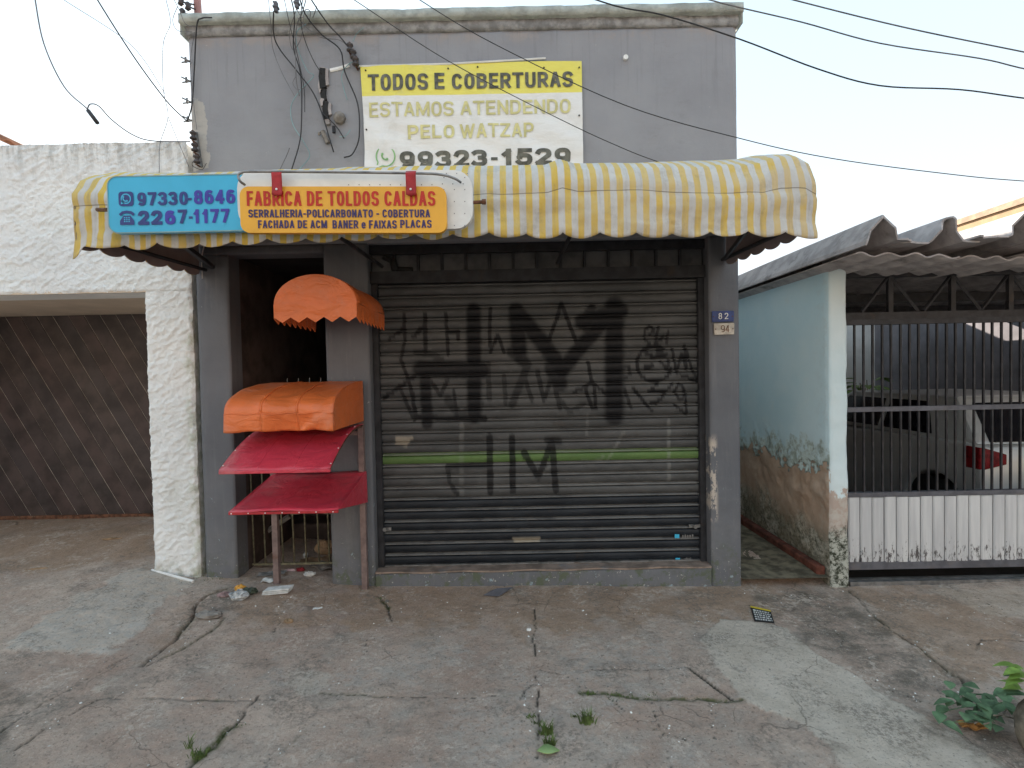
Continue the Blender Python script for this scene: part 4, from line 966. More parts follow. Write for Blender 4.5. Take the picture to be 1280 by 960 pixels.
MB().add(v + v2, [(0, 1, 2, 3), (7, 6, 5, 4), (0, 4, 5, 1), (1, 5, 6, 2), (2, 6, 7, 3), (3, 7, 4, 0)]).build('rear_window', M_glass, car)
for sx in (0, 1):
    xa = CX0 - .006 if sx == 0 else CX1 + .006; s_ = 1 if sx == 0 else -1
    mb = MB(); mb.prismz([(xa, CY0 + .20), (xa, CY0 + .04), (xa + s_ * .03, CY0 + .012), (xa + s_ * .20, CY0 - .010), (xa + s_ * .20, CY0 + .05), (xa + s_ * .02, CY0 + .2)], CZ + .78, CZ + .975); mb.v = [(x, y, (z if abs(x - xa) < .16 else lerp(z, CZ + .87, .55))) for x, y, z in mb.v]; mb.build('tail_light', M_tail, car, bevel=.006)
mb = MB(); mb.prismx([(CY0 - .05, CZ + .30), (CY0 - .06, CZ + .55), (CY0 - .03, CZ + .60), (CY0 + .05, CZ + .60), (CY0 + .05, CZ + .28)], CX0 + .02, CX1 - .02); mb.build('bumper', M_carp, car, bevel=.015, seg=2)
mb = MB(); mb.box(4.6, 5.08, CY0 - .012, CY0 + .02, CZ + .70, CZ + .80); mb.build('number_plate', M_white, car)
for (yc) in (rearw, frontw):
    for xw in (CX0 + .02, CX1 - .20):
        w = MB(); w.lathe([(.2, 0), (.285, .0), (.30, .02), (.30, .16), (.285, .18), (.2, .18)], (xw, CY0 + yc, CZ + .30), 24, 'x'); w = w.build('wheel', M_tyre, car, True)
        r_ = MB(); xo = xw - .004 if xw < 5 else xw + .184
        r_.lathe([(.19, 0), (.19, .01), (.05, .02), (.05, .03)] if xw > 5 else [(.05, -.02), (.05, -.01), (.19, 0), (.19, .01)], (xo, CY0 + yc, CZ + .30), 18, 'x'); r_.build('rim', M_rim, w)
    mb = MB(); mb.box(CX0 + .05, CX1 - .05, CY0 + yc - .33, CY0 + yc + .33, CZ + .28, CZ + .6); mb.build('wheel_well', M_black, car)

# plant behind the car
pc = W(1083, 492, 4.2)
pot = thing('potted_plant', 'leafy potted plant standing at the back of the carport', 'plant', (pc[0], 4.2, 0))
mb = MB(); mb.lathe([(.12, -.12), (.17, .2), (.18, .22)], (pc[0], 4.2, 0), 14); mb.build('pot', M_clay, pot, True)
def leaf(mb, base, dirv, L_, w_, droop=.3, mi=0):
    d = Vector(dirv).normalized(); s = d.cross(Vector((0, 0, 1)))
    if s.length < .01: s = Vector((1, 0, 0))
    s.normalize(); up = s.cross(d); vs = []; B = Vector(base)
    ws = (.05, .55, .95, 1, .8, .45, .04)
    for i, wv in enumerate(ws):
        t = i / (len(ws) - 1); c = B + d * L_ * t - Vector((0, 0, 1)) * droop * L_ * t * t
        vs += [c - s * w_ / 2 * wv + up * .12 * w_ * wv, c, c + s * w_ / 2 * wv + up * .12 * w_ * wv]
    fs = []
    for i in range(len(ws) - 1):
        a = i * 3; fs += [(a, a + 1, a + 4, a + 3), (a + 1, a + 2, a + 5, a + 4)]
    mb.add(vs, fs, mi)
mb = MB()
for k in range(5): mb.tube([(pc[0], 4.2, .2), (pc[0] + .05 * math.cos(k * 1.3), 4.2 + .03 * math.sin(k), .8), (pc[0] + .16 * math.cos(k * 1.3), 4.2 + .1 * math.sin(k * 2), 1.2 + .04 * k)], .008, 5)
mb.build('stem', M_bark, pot, True)
for k in range(16):
    mb = MB(); a = k * 2.4; z = 1.12 + .26 * random.random(); leaf(mb, (pc[0] + .14 * math.cos(a), 4.2 + .12 * math.sin(a), z), (math.cos(a), math.sin(a), .35), .26, .16, .5); mb.build('leaf', M_leaf2, pot, True)

# ------------------------------------------------------------------ striped awning
aw = thing('striped_awning', 'long yellow and cream striped canvas awning with scalloped edge above shutter', 'awning', (-.33, 0, 2.4))
YA = -1.13
AX0, AX1 = -2.30, 1.615
SECT = [(0.0, -.01, 3.00), (.12, -.30, 2.945), (.25, -.60, 2.875), (.36, -.82, 2.80), (.46, -.97, 2.735), (.55, -1.06, 2.665), (.63, -1.11, 2.59), (.70, -1.128, 2.515), (.78, -1.125, 2.44), (.88, -1.118, 2.37), (1.0, -1.12, 2.30)]
nu = 420; nvv = 44
us = np.linspace(0, 1, nu + 1); vv = np.linspace(0, 1, nvv + 1)
Ug, Vg = np.meshgrid(us, vv, indexing='ij')
sv = [s[0] for s in SECT]
Yb = np.interp(Vg, sv, [s[1] for s in SECT]); Zb = np.interp(Vg, sv, [s[2] for s in SECT])
Xb = lerp(AX0, AX1, Ug)
scal = .194; ph = (Xb - AX0 - .06) / scal; fr = ph - np.floor(ph)
sc = np.abs(np.sin(np.pi * fr)) ** .6
lowm = smooth(.80, 1.0, Vg)
Zb = Zb - .030 * sc * smooth(.9, 1., Vg) + .015 * lowm
front = smooth(.45, .72, Vg)
xr = (Xb - AX0) / (AX1 - AX0)
# uneven height along its length and sag between the frame ribs
dzl = np.interp(xr, [0, .03, .08, .3, .55, .8, .93, .975, 1], [.0, .005, .0, .015, .022, .008, -.002, -.012, -.03])
Zb = Zb + dzl * smooth(.3, .7, Vg)
rib = np.interp(xr, [0, .01, .35, .64, .66, .68, .8, .93, .955, .985, 1], [0, .0, 0, 0, .03, 0, 0, .01, .05, .055, .03]) * smooth(.2, .5, Vg) * smooth(.9, .6, Vg)
Zb = Zb + rib; 
foldn = fbm(Xb, Vg * .35, 5.5, 3, 200)
Yb = Yb + .055 * foldn * smooth(.62, 1., Vg) + .012 * fbm(Xb, Zb, 9, 3, 210) * front
Yb = Yb - .020 * fbm(Xb * .7 + Vg * 1.2, Vg * 2 - Xb * .35, 4.5, 4, 222) * smooth(.3, .6, Vg)
Zb = Zb + .022 * fbm(Xb, Vg * 3, 3, 3, 220) * smooth(.1, .5, Vg) * smooth(1, .8, Vg)
# horizontal tuck at the seam
Yb = Yb + .014 * np.exp(-((Vg - .70) / .018) ** 2)
# left end pulled in, drooping corner
Zb = Zb - .05 * np.exp(-((xr) / .012) ** 2) * smooth(.75, 1, Vg)
o = fine_grid('canopy', Xb, Yb, Zb, M_stripe, aw, smooth=True)
def setuv(o, Ua, Va):
    me = o.data; uvl = me.uv_layers.new(name='UVMap'); li = np.zeros(len(me.loops), np.int32); me.loops.foreach_get('vertex_index', li)
    uv = np.stack([Ua.ravel()[li], Va.ravel()[li]], -1).astype(np.float32); uvl.data.foreach_set('uv', uv.ravel())
ARC = np.interp(Vg, [0, .70, 1.0], [1.5, .20, 0])
setuv(o, Xb - AX0, ARC)
md = o.modifiers.new('solid', 'SOLIDIFY'); md.thickness = .003
for sx in (0, 1):
    x = AX0 + .004 if sx == 0 else AX1 - .004
    nU, nV = 110, 14; U_, V_ = np.meshgrid(np.linspace(0, 1, nU + 1), np.linspace(0, 1, nV + 1), indexing='ij')
    Ys = lerp(-.01, -1.115, U_)
    tops = np.interp(-Ys, [-s[1] for s in SECT[:8]], [s[2] for s in SECT[:8]]) - .01 + (.0 if sx == 0 else -.005)
    bot0 = lerp(2.37, 2.315, U_); p_ = U_ * 1.1 / .19; s2 = np.abs(np.sin(np.pi * (p_ - np.floor(p_)))) ** .6
    bots = bot0 - .03 * s2 + .012
    Zs = lerp(tops, bots, V_); Xs = x + .018 * fbm(Ys, Zs * .4, 6, 3, 230 + sx) * V_
    o = fine_grid('side_panel', Xs, Ys, Zs, M_stripe, aw, smooth=True); setuv(o, Ys + 9, lerp(1.5, 0, V_)); md = o.modifiers.new('solid', 'SOLIDIFY'); md.thickness = .003
    fine_grid('lining', Xs + (.006 if sx == 0 else -.006), Ys, Zs, M_lining, aw, smooth=True)
# steel frame
for x in (AX0 + .04, -.95, .35, AX1 - .04):
    mb = MB(); mb.tube([(x, -.0, 2.40), (x, -1.09, 2.37)], .013, 6); mb.build('frame_arm', M_blackm, aw)
    mb = MB(); mb.tube([(x, -.0, 2.94), (x, -.58, 2.825), (x, -.80, 2.755), (x, -.95, 2.685), (x, -1.04, 2.61), (x, -1.085, 2.50), (x, -1.088, 2.38)], .012, 6); mb.build('frame_rib', M_blackm, aw)
for x0, x1 in ((AX0 + .04, AX0 + .04), ):
    pass
mb = MB(); mb.tube([(AX0 + .03, -1.09, 2.385), (AX1 - .03, -1.09, 2.375)], .013, 6); mb.build('front_bar', M_blackm, aw)
mb = MB(); mb.tube([(-2.2, -.02, 2.42), (-1.88, -.95, 2.39)], .02, 5); mb.build('brace', M_blackm, aw)
mb = MB(); mb.tube([(1.58, -.02, 2.40), (1.35, -.9, 2.38)], .016, 5); mb.build('brace', M_blackm, aw)
# loose pale cord at the left rear corner
mb = MB(); mb.tube(sm_path([W(257, 300, -.03), W(252, 322, -.03), W(253, 348, -.03)], 5), .004, 5); tag(mb.build('loose_cord', M_white), 'short pale cord hanging at the left wall end of the awning', 'cord')

# ------------------------------------------------------------------ sign boards
def SP(px, py, Y): p = W(px, py, Y); return (p[0], p[2])
# blue sign
YB_ = -1.20
bs = thing('blue_sign', 'sky blue sign board with two phone numbers, fixed to the awning left', 'sign', (-1.7, YB_, 2.4))
a = SP(136, 292, YB_); b = SP(312, 217, YB_)
MB().prism(rrect(a[0], b[0], a[1], b[1], .05), YB_, YB_ + .03).build('board', M_sblue, bs)
mb = MB(); ribbon(mb, rrect(a[0] + .002, b[0] - .002, a[1] + .002, b[1] - .002, .05), .006, YB_ - .002, True); mb.build('edge_trim', M_wirec, bs)
yt = YB_ - .003
text('97330', SP(172.5, 257.5, YB_), SP(235, 239.5, YB_), yt, M_navy, bs, .38)
text('-', SP(235.5, 250.5, YB_), SP(240, 247.5, YB_), yt, M_navy, bs, .5)
text('8646', SP(243, 255.5, YB_), SP(294, 237, YB_), yt, M_purple, bs, .38)
text('22', SP(173.5, 281.5, YB_), SP(203, 263, YB_), yt, M_navy, bs, .38)
text('6', SP(207, 281, YB_), SP(219.5, 263, YB_), yt, M_purple, bs, .38)
text('7', SP(223, 280, YB_), SP(234, 262, YB_), yt, M_navy, bs, .38)
text('-', SP(236.5, 273.5, YB_), SP(241, 270.5, YB_), yt, M_navy, bs, .5)
text('1177', SP(242, 279.5, YB_), SP(287, 261, YB_), yt, M_purple, bs, .38)
# messaging icon: rounded square with speech ring and handset
def handset(mb, cx, cz, r, y, rot=0):
    pts = [(cx + r * math.cos(math.radians(a_)) , cz + r * math.sin(math.radians(a_))) for a_ in (160, 185, 210, 235, 260, 285)]
    pts = [(px_ + .12 * r, pz_ + .18 * r) for px_, pz_ in pts]
    ribbon(mb, pts, r * .38, y)
    disc(mb, pts[0][0] + r * .08, pts[0][1] + r * .02, r * .3, y - .0004, 12); disc(mb, pts[-1][0], pts[-1][1] + r * .1, r * .3, y - .0004, 12)
a = SP(149, 258, YB_); b = SP(167, 239.5, YB_); cx, cz = (a[0] + b[0]) / 2, (a[1] + b[1]) / 2; R_ = (b[0] - a[0]) / 2
mb = MB(); v = rrect(a[0], b[0], a[1], b[1], .016); mb.add([(x, yt, z) for x, z in v], [tuple(range(len(v)))]); mb.build('icon', M_navy, bs)
mb = MB(); ribbon(mb, [(cx + R_ * .62 * math.cos(t * .349), cz + R_ * .62 * math.sin(t * .349)) for t in range(18)], R_ * .16, yt - .001, True)
mb.add([(cx - R_ * .68, yt - .001, cz - R_ * .72), (cx - R_ * .2, yt - .001, cz - R_ * .6), (cx - R_ * .62, yt - .001, cz - R_ * .15)], [(0, 1, 2)]); handset(mb, cx, cz, R_ * .42, yt - .0015); mb.build('icon', M_sblue, bs)
a = SP(149, 281.5, YB_); b = SP(169.5, 264, YB_); cx = (a[0] + b[0]) / 2; h = b[1] - a[1]; w = b[0] - a[0]
mb = MB(); mb.add([(cx - w * .42, yt, a[1]), (cx + w * .42, yt, a[1]), (cx + w * .42, yt, a[1] + h * .3), (cx + w * .2, yt, a[1] + h * .68), (cx - w * .2, yt, a[1] + h * .68), (cx - w * .42, yt, a[1] + h * .3)], [tuple(range(6))])
ribbon(mb, [(cx - w * .42, a[1] + h * .72), (cx - w * .25, a[1] + h * .9), (cx, a[1] + h * .95), (cx + w * .25, a[1] + h * .9), (cx + w * .42, a[1] + h * .72)], h * .2, yt - .0005)
mb.build('icon', M_navy, bs)
mb = MB()
for i in range(3):
    for j in range(3): xq = cx + (i - 1) * w * .13; zq = a[1] + h * (.2 + .14 * j); mb.add([(xq - w * .04, yt - .001, zq), (xq + w * .04, yt - .001, zq), (xq + w * .04, yt - .001, zq + h * .09), (xq - w * .04, yt - .001, zq + h * .09)], [(0, 1, 2, 3)])
mb.build('icon', M_sblue, bs)
mb = MB(); p = W(128, 262, -1.16); mb.tube([(p[0] - .03, -1.16, p[2]), (p[0] + .08, -1.16, p[2] - .002)], .01, 6); mb.build('support_rod', M_rust, bs)
# white sign
YW = -1.245
ws = thing('white_sign', 'blank white sign board with rounded right end and tiny rivets behind amber sign', 'sign', (-.8, YW, 2.45))
a = SP(298, 286, YW); b = SP(590, 212.5, YW)
mbt = MB().prism(rrect(a[0], b[0], a[1] - .0099 * (b[0] - a[0]), b[1] + .0099 * (b[0] - a[0]), .09), YW, YW + .035); mbt.v = [(x, y, z - .0199 * (x - (a[0] + b[0]) / 2)) for x, y, z in mbt.v]; mbt.build('board', M_white, ws)
for i in range(22):
    for zf in (215, 228):
        pass
rv = []
for px in range(555, 590, 13):
    for py in range(222, 286, 15): rv.append((px, py))
for px in range(436, 590, 13): rv += [(px, 230), (px + 5, 217)] if px > 545 else [(px, 231)]
mb = MB()
for px, py in rv:
    p = SP(px, py, YW); mb.lathe([(.0028, 0), (.0022, .002)], (p[0], YW - .002, p[1]), 6, 'y')
tag(mb.build('rivets', M_wireg, ws), kind='stuff')
mb = MB(); p = W(590, 252, -1.22); mb.tube([(p[0] - .05, -1.2, p[2]), (p[0] + .065, -1.2, p[2] + .004)], .009, 6); mb.lathe([(.014, 0), (.014, .02)], (p[0] + .05, -1.2, p[2] + .004), 6, 'x'); mb.build('support_rod', M_rust, ws)
# amber sign
YO = -1.29
am = thing('amber_sign', 'amber sign board advertising an awning factory in red and navy letters', 'sign', (-1, YO, 2.4))
a = SP(301, 291, YO); b = SP(557.5, 233, YO)
mbt = MB().prism(rrect(a[0], b[0], a[1] - .0099 * (b[0] - a[0]), b[1] + .0099 * (b[0] - a[0]), .045), YO, YO + .03); mbt.v = [(x, y, z - .0199 * (x - (a[0] + b[0]) / 2)) for x, y, z in mbt.v]; mbt.build('board', M_sorange, am)
yt = YO - .003
text('FABRICA DE TOLDOS CALDAS', SP(309, 257.5, YO), SP(544, 239, YO), yt, M_redp, am, .36, tilt=-.0199)
text('SERRALHERIA-POLICARBONATO - COBERTURA', SP(311, 272, YO), SP(537.5, 262, YO), yt, M_navy2, am, .36, tilt=-.0199)
text('FACHADA DE ACM', SP(323, 285.5, YO), SP(409, 275.5, YO), yt, M_navy2, am, .36, tilt=-.0199)
text('BANER e FAIXAS', SP(416, 285.8, YO), SP(496, 275.5, YO), yt, M_navy2, am, .36, tilt=-.0199)
text('PLACAS', SP(500.5, 285, YO), SP(539.5, 275, YO), yt, M_navy2, am, .36, tilt=-.0199)
# conduit loop over both
YC_ = -1.30
pts = [(306, 231), (300, 226), (298, 219), (303, 215.5), (315, 214.5), (400, 215), (480, 216), (535, 217), (555, 219), (568, 223), (576, 228)]
mb = MB(); mb.tube(sm_path([W(px, py, YC_ + (.03 if i in (0, 10) else 0)) for i, (px, py) in enumerate(pts)], 6), .0065, 7)
tag(mb.build('bent_rod', M_greym, None, True), 'thin bent grey rod running along the top of the signs', 'rod')
for i, px in enumerate((345, 513)):
    st = MB(); q0 = W(px, 213, YC_ - .012); q1 = W(px, 243, YC_ - .012)
    n_ = 8; vs = []
    w_ = .025
    st.grid(lambda u, v: (q0[0] + (u - .5) * 2 * w_ * (1 if v < .7 else 1), YC_ - .012 + .006 * math.sin(v * 3) + (.02 if v < .06 else 0), lerp(q0[2] + .004, q1[2], v) - (.006 * (1 - (2 * u - 1) ** 2) if v > .9 else 0)), 4, n_)
    lab = ('red strap over the white board above the word beginning FAB', 'red strap over the white board above the word CALDAS')[i]
    t_ = thing('red_strap', lab, 'strap', (q0[0], YC_, q1[2]), 'red straps hanging over the signs')
    st.build('strap', M_redstrap, t_, True, solid=.003)
    mb = MB(); r0 = W(px, 236, YC_ - .02); mb.lathe([(.006, 0), (.004, -.003)], (r0[0], YC_ - .016, r0[2]), 8, 'y'); mb.build('rivet', M_white, t_)

# ------------------------------------------------------------------ banner
bn = thing('banner', 'yellow and white vinyl banner nailed to the upper grey wall', 'banner', (-.25, -.02, 3.4))
bx0, bx1, bz0, bz1 = -1.06, .553, 3.02, 3.862
def bw(x, z):
    x = np.asarray(x, float); z = np.asarray(z, float)
    return -.022 + .010 * fbm(x, z * .6, 2.2, 3, 300) + .005 * np.sin((x * 1.0 + z * 1.6) * 14) * smooth(3.75, 3.3, z) - .006 * np.exp(-((x - z * .3 + 1.9) / .03) ** 2)
X, Zz = np.meshgrid(np.linspace(bx0, bx1, 160), np.linspace(bz0, bz1, 84), indexing='ij')
tu = (X - bx0) / (bx1 - bx0); tv = (Zz - bz0) / (bz1 - bz0)
Zd = Zz - .012 * np.exp(-((tu - .02) / .05) ** 2) * smooth(.8, 1, tv) - .006 * np.sin(tu * math.pi * 2) * smooth(.7, 1, tv)
Xd = X + .008 * np.sin(tv * 4) * smooth(.1, 0, tu)
fine_grid('sheet', Xd, bw(X, Zz), Zd, M_banner, bn, flip=True)
def bt(s, x0, y0, x1, y1, m_, of, name='lettering'): text(s, SP(x0, y1, -.02), SP(x1, y0, -.02), -.005, m_, bn, of, yf=bw, name=name)
bt('TODOS', 461, 92.5, 535, 114.5, M_bgrey, .32); bt('E', 543.5, 91.5, 555.5, 112, M_bgrey, .32); bt('COBERTURAS', 565, 89.5, 716, 112, M_bgrey, .32)
bt('ESTAMOS', 462, 127, 567, 147, M_byel, .24); bt('ATENDENDO', 576, 124, 713, 144.5, M_byel, .24)
bt('PELO', 510, 156, 568, 174, M_byel, .26); bt('WATZAP', 575, 153.5, 667, 173, M_byel, .26)
bt('99323', 500, 187.5, 609, 211, M_bgrey, .33); bt('-', 614, 197, 622, 201, M_bgrey, .5); bt('1529', 626, 185, 713, 208, M_bgrey, .33)
c = SP(482, 195.5, -.02); R_ = .068
mb = MB(); yb_ = float(bw(c[0], c[1])) - .006
ring = [(c[0] + R_ * math.cos(math.radians(a_)), c[1] + R_ * 1.08 * math.sin(math.radians(a_))) for a_ in range(-110, 216, 12)]
ribbon(mb, ring + [(c[0] - R_ * 1.0, c[1] - R_ * 1.28)] , .010, yb_); ribbon(mb, [(c[0] - R_ * 1.0, c[1] - R_ * 1.28), ring[0]], .010, yb_)
handset(mb, c[0], c[1], R_ * .45, yb_ - .001); mb.build('icon', M_bgreen, bn)
for px, py in ((457, 88), (597, 83), (724, 84), (724, 144), (458, 162), (560, 85), (680, 84)):
    p = W(px, py, -.03); mb = MB(); mb.lathe([(.006, 0), (.006, -.006)], (p[0], float(bw(p[0], p[2])) - .002, p[2]), 8, 'y'); mb.build('eyelet', M_black, bn)
mb = MB(); mb.tube([W(446, 83, -.02), W(560, 80, -.02), W(682, 73, -.02)], .008, 5); tag(mb.build('wooden_batten', M_white), 'thin peeling white batten along the top edge of the banner', 'batten')
mb = MB(); mb.tube(sm_path([W(436, 80, -.02), W(425, 84, -.015), W(412, 87, -.015)], 4), .014, 5); mb.v = [(x, y * .4, z) for x, y, z in mb.v]; tag(mb.build('plaster_scar', M_white), 'pale torn plaster strip on wall left of the banner corner', 'plaster')

# ------------------------------------------------------------------ number plates
for lab, txt, q, m_, mt in (('navy enamel house number plate with white figures on right pillar', '82', (891, 388, 918.5, 402.5), M_navyp, M_white), ('rusty white house number plate just under the navy one', '94', (893.5, 403.5, 919, 418.5), M_whp, M_rust)):
    a = SP(q[0], q[3], -.03); b = SP(q[2], q[1], -.03)
    t_ = thing('number_plate', lab, 'plate', ((a[0] + b[0]) / 2, -.01, a[1]), 'house number plates')
    MB().prism([(a[0] + .004, a[1]), (b[0] - .003, a[1] + .002), (b[0], b[1] - .004), (b[0] - .008, b[1]), (a[0], b[1] - .001), (a[0] + .001, a[1] + .006)], -.018, -.006).build('plate', m_, t_, bevel=.002)
    w_ = b[0] - a[0]; h_ = b[1] - a[1]
    if txt == '82':
        text('8', (a[0] + w_ * .28, a[1] + h_ * .25), (a[0] + w_ * .44, a[1] + h_ * .8), -.0225, mt, t_, .24); text('2', (a[0] + w_ * .56, a[1] + h_ * .25), (a[0] + w_ * .72, a[1] + h_ * .8), -.0225, mt, t_, .24)
    else: text('94', (a[0] + w_ * .32, a[1] + h_ * .22), (a[0] + w_ * .74, a[1] + h_ * .82), -.0225, mt, t_, .2)
    for fx in (.08, .92):
        mb = MB(); mb.lathe([(.005, 0), (.003, -.003)], (a[0] + w_ * fx, -.018, a[1] + h_ * .5), 8, 'y'); mb.build('screw', M_rust, t_)

# ------------------------------------------------------------------ sample awnings left of the shutter
st = thing('display_stand', 'mauve painted post frame carrying small sample awnings', 'stand', (-1.45, -.04, 0))
PX0, PX1, PY = -1.775, -1.125, -.045
mb = MB(); zb = gz(PX0, PY) - .02; mb.box(PX0 - .02, PX0 + .02, PY - .03, PY + .01, zb, 1.50); mb.build('post', M_post, st)
mb = MB(); mb.box(PX1 - .02, PX1 + .02, PY - .02, PY + .02, gz(PX1, PY) - .02, 1.53); mb.build('post', M_post, st)
for z in (1.5, 1.17, .86):
    mb = MB(); mb.box(PX0 + .02, PX1 - .02, PY - .012, PY + .012, z - .015, z + .015); mb.build('crossbar', M_post, st)
# 1 domed orange awning projecting from the pillar
YD_ = -.70
a = W(342.5, 381, YD_); b = W(446, 380, YD_); top = W(392, 343, YD_)[2]; vb = W(392, 403, YD_)[2]
x0, x1 = a[0], b[0]; xc = (x0 + x1) / 2; rx = (x1 - x0) / 2; zs = a[2]; rz = top - zs
dm = thing('orange_dome_awning', 'small orange barrel awning with rounded front and pointed scallops', 'awning', (xc, 0, zs))
def archp(t): return (xc - rx * math.cos(math.pi * t), zs + rz * math.sin(math.pi * t))
mb = MB(); mb.grid(lambda u, v: (archp(u)[0], lerp(YD_, -.02, v), archp(u)[1] + .004 * math.sin(v * 9)), 28, 10); mb.build('barrel', M_orange, dm, True, solid=.003)
pts = [archp(k / 28) for k in range(29)]
mb = MB(); mb.add([(x, YD_ - .002, z) for x, z in pts], [tuple(range(29))]); mb.build('front_panel', M_orange, dm, solid=.003)
def zig(n, x0, x1, zt, zb, dep, pts_per=2, seed=0):
    out = []
    for k in range(n * 2 + 1):
        out.append((lerp(x0, x1, k / (n * 2)), zb + (dep if k % 2 == 0 else 0)))
    return out
zz = zig(5, x0, x1, zs, vb, .032)
mb = MB(); n = len(zz); mb.add([(x, YD_ - .004, z) for x, z in zz] + [(x, YD_ - .006 - .008 * math.sin(math.pi * i / (n - 1)), zs) for i, (x, z) in enumerate(zz)], [(i, i + 1, i + 1 + n, i + n) for i in range(n - 1)]); mb.build('front_valance', M_orange, dm, solid=.003)
for xv_ in (x0, x1):
    zz = zig(8, YD_, -.02, zs, vb - .005, .03); n = len(zz)
    mb = MB(); mb.add([(xv_ + (.006 if i % 2 else -.002), y, z) for i, (y, z) in enumerate(zz)] + [(xv_, y, zs) for y, z in zz], [(i, i + 1, i + 1 + n, i + n) for i in range(n - 1)]); mb.build('side_valance', M_orange, dm, solid=.003)
mb = MB(); mb.tube([(x0 + .01, YD_ + .01, zs - .005), (x1 - .01, YD_ + .01, zs - .005)], .006, 5); mb.tube([(x0 + .01, YD_ + .01, zs - .005), (x0 + .01, -.01, zs - .005)], .006, 5); mb.tube([(x1 - .01, YD_ + .01, zs - .005), (x1 - .01, -.01, zs - .005)], .006, 5); mb.build('frame', M_blackm, dm)
# 2 orange quarter round awning
ob = thing('orange_box_awning', 'orange vinyl quarter round sample awning above two red ones', 'awning', (-1.45, -.05, 1.3))
OX0, OX1 = -1.775, -1.105; YFo = -.69
def oprof(t):      # t 0 back top .. 1 bottom front
    if t < .72:
        s_ = t / .72; th = math.pi / 2 * s_; return (lerp(-.05, YFo, math.sin(th) ** 1.15), 1.372 + .182 * math.cos(th) ** .75)
    s_ = (t - .72) / .28; return (YFo - .002 + .02 * s_, 1.372 - .11 * s_)
def OF(x0, x1, seed):
    def F(u, v):
        y, z = oprof(v); x = lerp(x0, x1, u)
        buck = .016 * math.sin(math.pi * u) * math.sin(math.pi * min(1, v / .72)) + .003 * math.sin(17 * x + 9 * v + seed) * math.sin(23 * v)
        fold = 0
        if v > .7: fold = .028 * math.sin((x - OX0) * 9 + 1) * (v - .7) / .3 + .03 * math.exp(-((x + 1.22 + .5 * (v - .85)) / .03) ** 2) * (v - .7) / .3 + .008 * math.sin(x * 31) * (v - .7) / .3
        return (x, y - fold, z - buck + (.003 * math.sin(30 * x) if v > .95 else 0))
    return F
for k in range(3):
    xa, xb = lerp(OX0, OX1, k / 3), lerp(OX0, OX1, (k + 1) / 3)
    mb = MB(); mb.grid(OF(xa, xb, k), 12, 30); mb.build('panel', M_orange, ob, True, solid=.004)
    if k: mb = MB(); mb.tube([(xa, oprof(i / 20 * .72)[0] - .001, oprof(i / 20 * .72)[1] + .0015) for i in range(21)], .005, 5); mb.build('seam', M_orange, ob, True)
mb = MB(); mb.tube([(lerp(OX0, OX1, i / 24), YFo - .004, 1.372 + .004 * math.sin(i)) for i in range(25)], .0045, 5); mb.build('seam', M_orange, ob, True)
for x in (OX0, OX1):
    pr = [oprof(i / 24) for i in range(25)] + [(-.05, 1.262)]
    mb = MB(); mb.add([(x, y, z - .002) for y, z in pr], [tuple(range(26))]); mb.build('end_panel', M_orange, ob, solid=.004)
for i in range(7):
    x = OX0 + .12 + i * .082; mb = MB(); mb.tube([(x, -.06, 1.55), (x + .002, -.06, 1.585)], .0018, 5); mb.build('wire_stub', M_greym, ob)
# 3 upper red awning (curved sheet)
ra = thing('red_curved_awning', 'upper red awning with outward bowed sheet below the orange one', 'awning', (-1.45, -.05, 1.1))
YR = -.77
def RF(u, v):
    y = lerp(-.05, YR, v); z = lerp(1.235, 1.02, v) + .075 * math.sin(math.pi * v * .92) - .010 * math.sin(3 * math.pi * u) ** 2 + .003 * math.sin(13 * u + 7 * v)
    return (lerp(PX0, PX1 + .02, u), y, z)
mb = MB(); mb.grid(RF, 18, 24); mb.build('sheet', M_red, ra, True, solid=.005)
for u in (1 / 3, 2 / 3):
    mb = MB(); mb.tube([(RF(u, i / 16)[0], RF(u, i / 16)[1], RF(u, i / 16)[2] + .001) for i in range(17)], .0035, 5); mb.build('seam', M_red, ra, True)
mb = MB(); q = RF(0, 1); q1 = RF(1, 1); mb.box(q[0], q1[0], YR - .004, YR + .016, q[2] - .022, q[2] - .002); mb.build('front_hem', M_red, ra, bevel=.003)
for u in (0, 1):
    mb = MB(); mb.tube([(lambda t: (RF(u, t)[0] - (u * 2 - 1) * .008, RF(u, t)[1], RF(u, t)[2] - .012))(i / 16) for i in range(17)], .008, 6); mb.build('side_rib', M_rust, ra, True)
for u in (0, 1):
    for i in (.25, .5, .75, .95):
        p = RF(u, i); mb = MB(); mb.lathe([(.005, 0), (.004, .004)], (p[0] - (u * 2 - 1) * .008, p[1], p[2] + .002), 6); mb.build('rivet', M_white, ra)
# 4 lower red awning (flat sheet with side gusset)
rb = thing('red_flat_awning', 'lower red awning with flat sheet and triangular side, nearest the ground', 'awning', (-1.45, -.05, .8))
YR2 = -.68
def RF2(u, v): return (lerp(PX0 + .0, PX1 + .03, u), lerp(-.05, YR2, v), lerp(.885, .768, v) - .012 * math.sin(math.pi * v) + .004 * math.sin(9 * u + 4 * v))
mb = MB(); mb.grid(RF2, 14, 14); mb.build('sheet', M_red, rb, True, solid=.005)
for u in (0, 1):
    x = RF2(u, 0)[0]
    mb = MB(); mb.add([(x, -.05, .885), (x, YR2, RF2(u, 1)[2]), (x + (.004 if u else -.004), -.05, .655)], [(0, 1, 2)]); mb.build('side_gusset', M_red, rb, solid=.005)
mb = MB(); mb.box(PX0, PX1 + .03, YR2 - .003, YR2 + .014, RF2(0, 1)[2] - .018, RF2(0, 1)[2] - .001); mb.build('front_hem', M_redstrap, rb, bevel=.003)
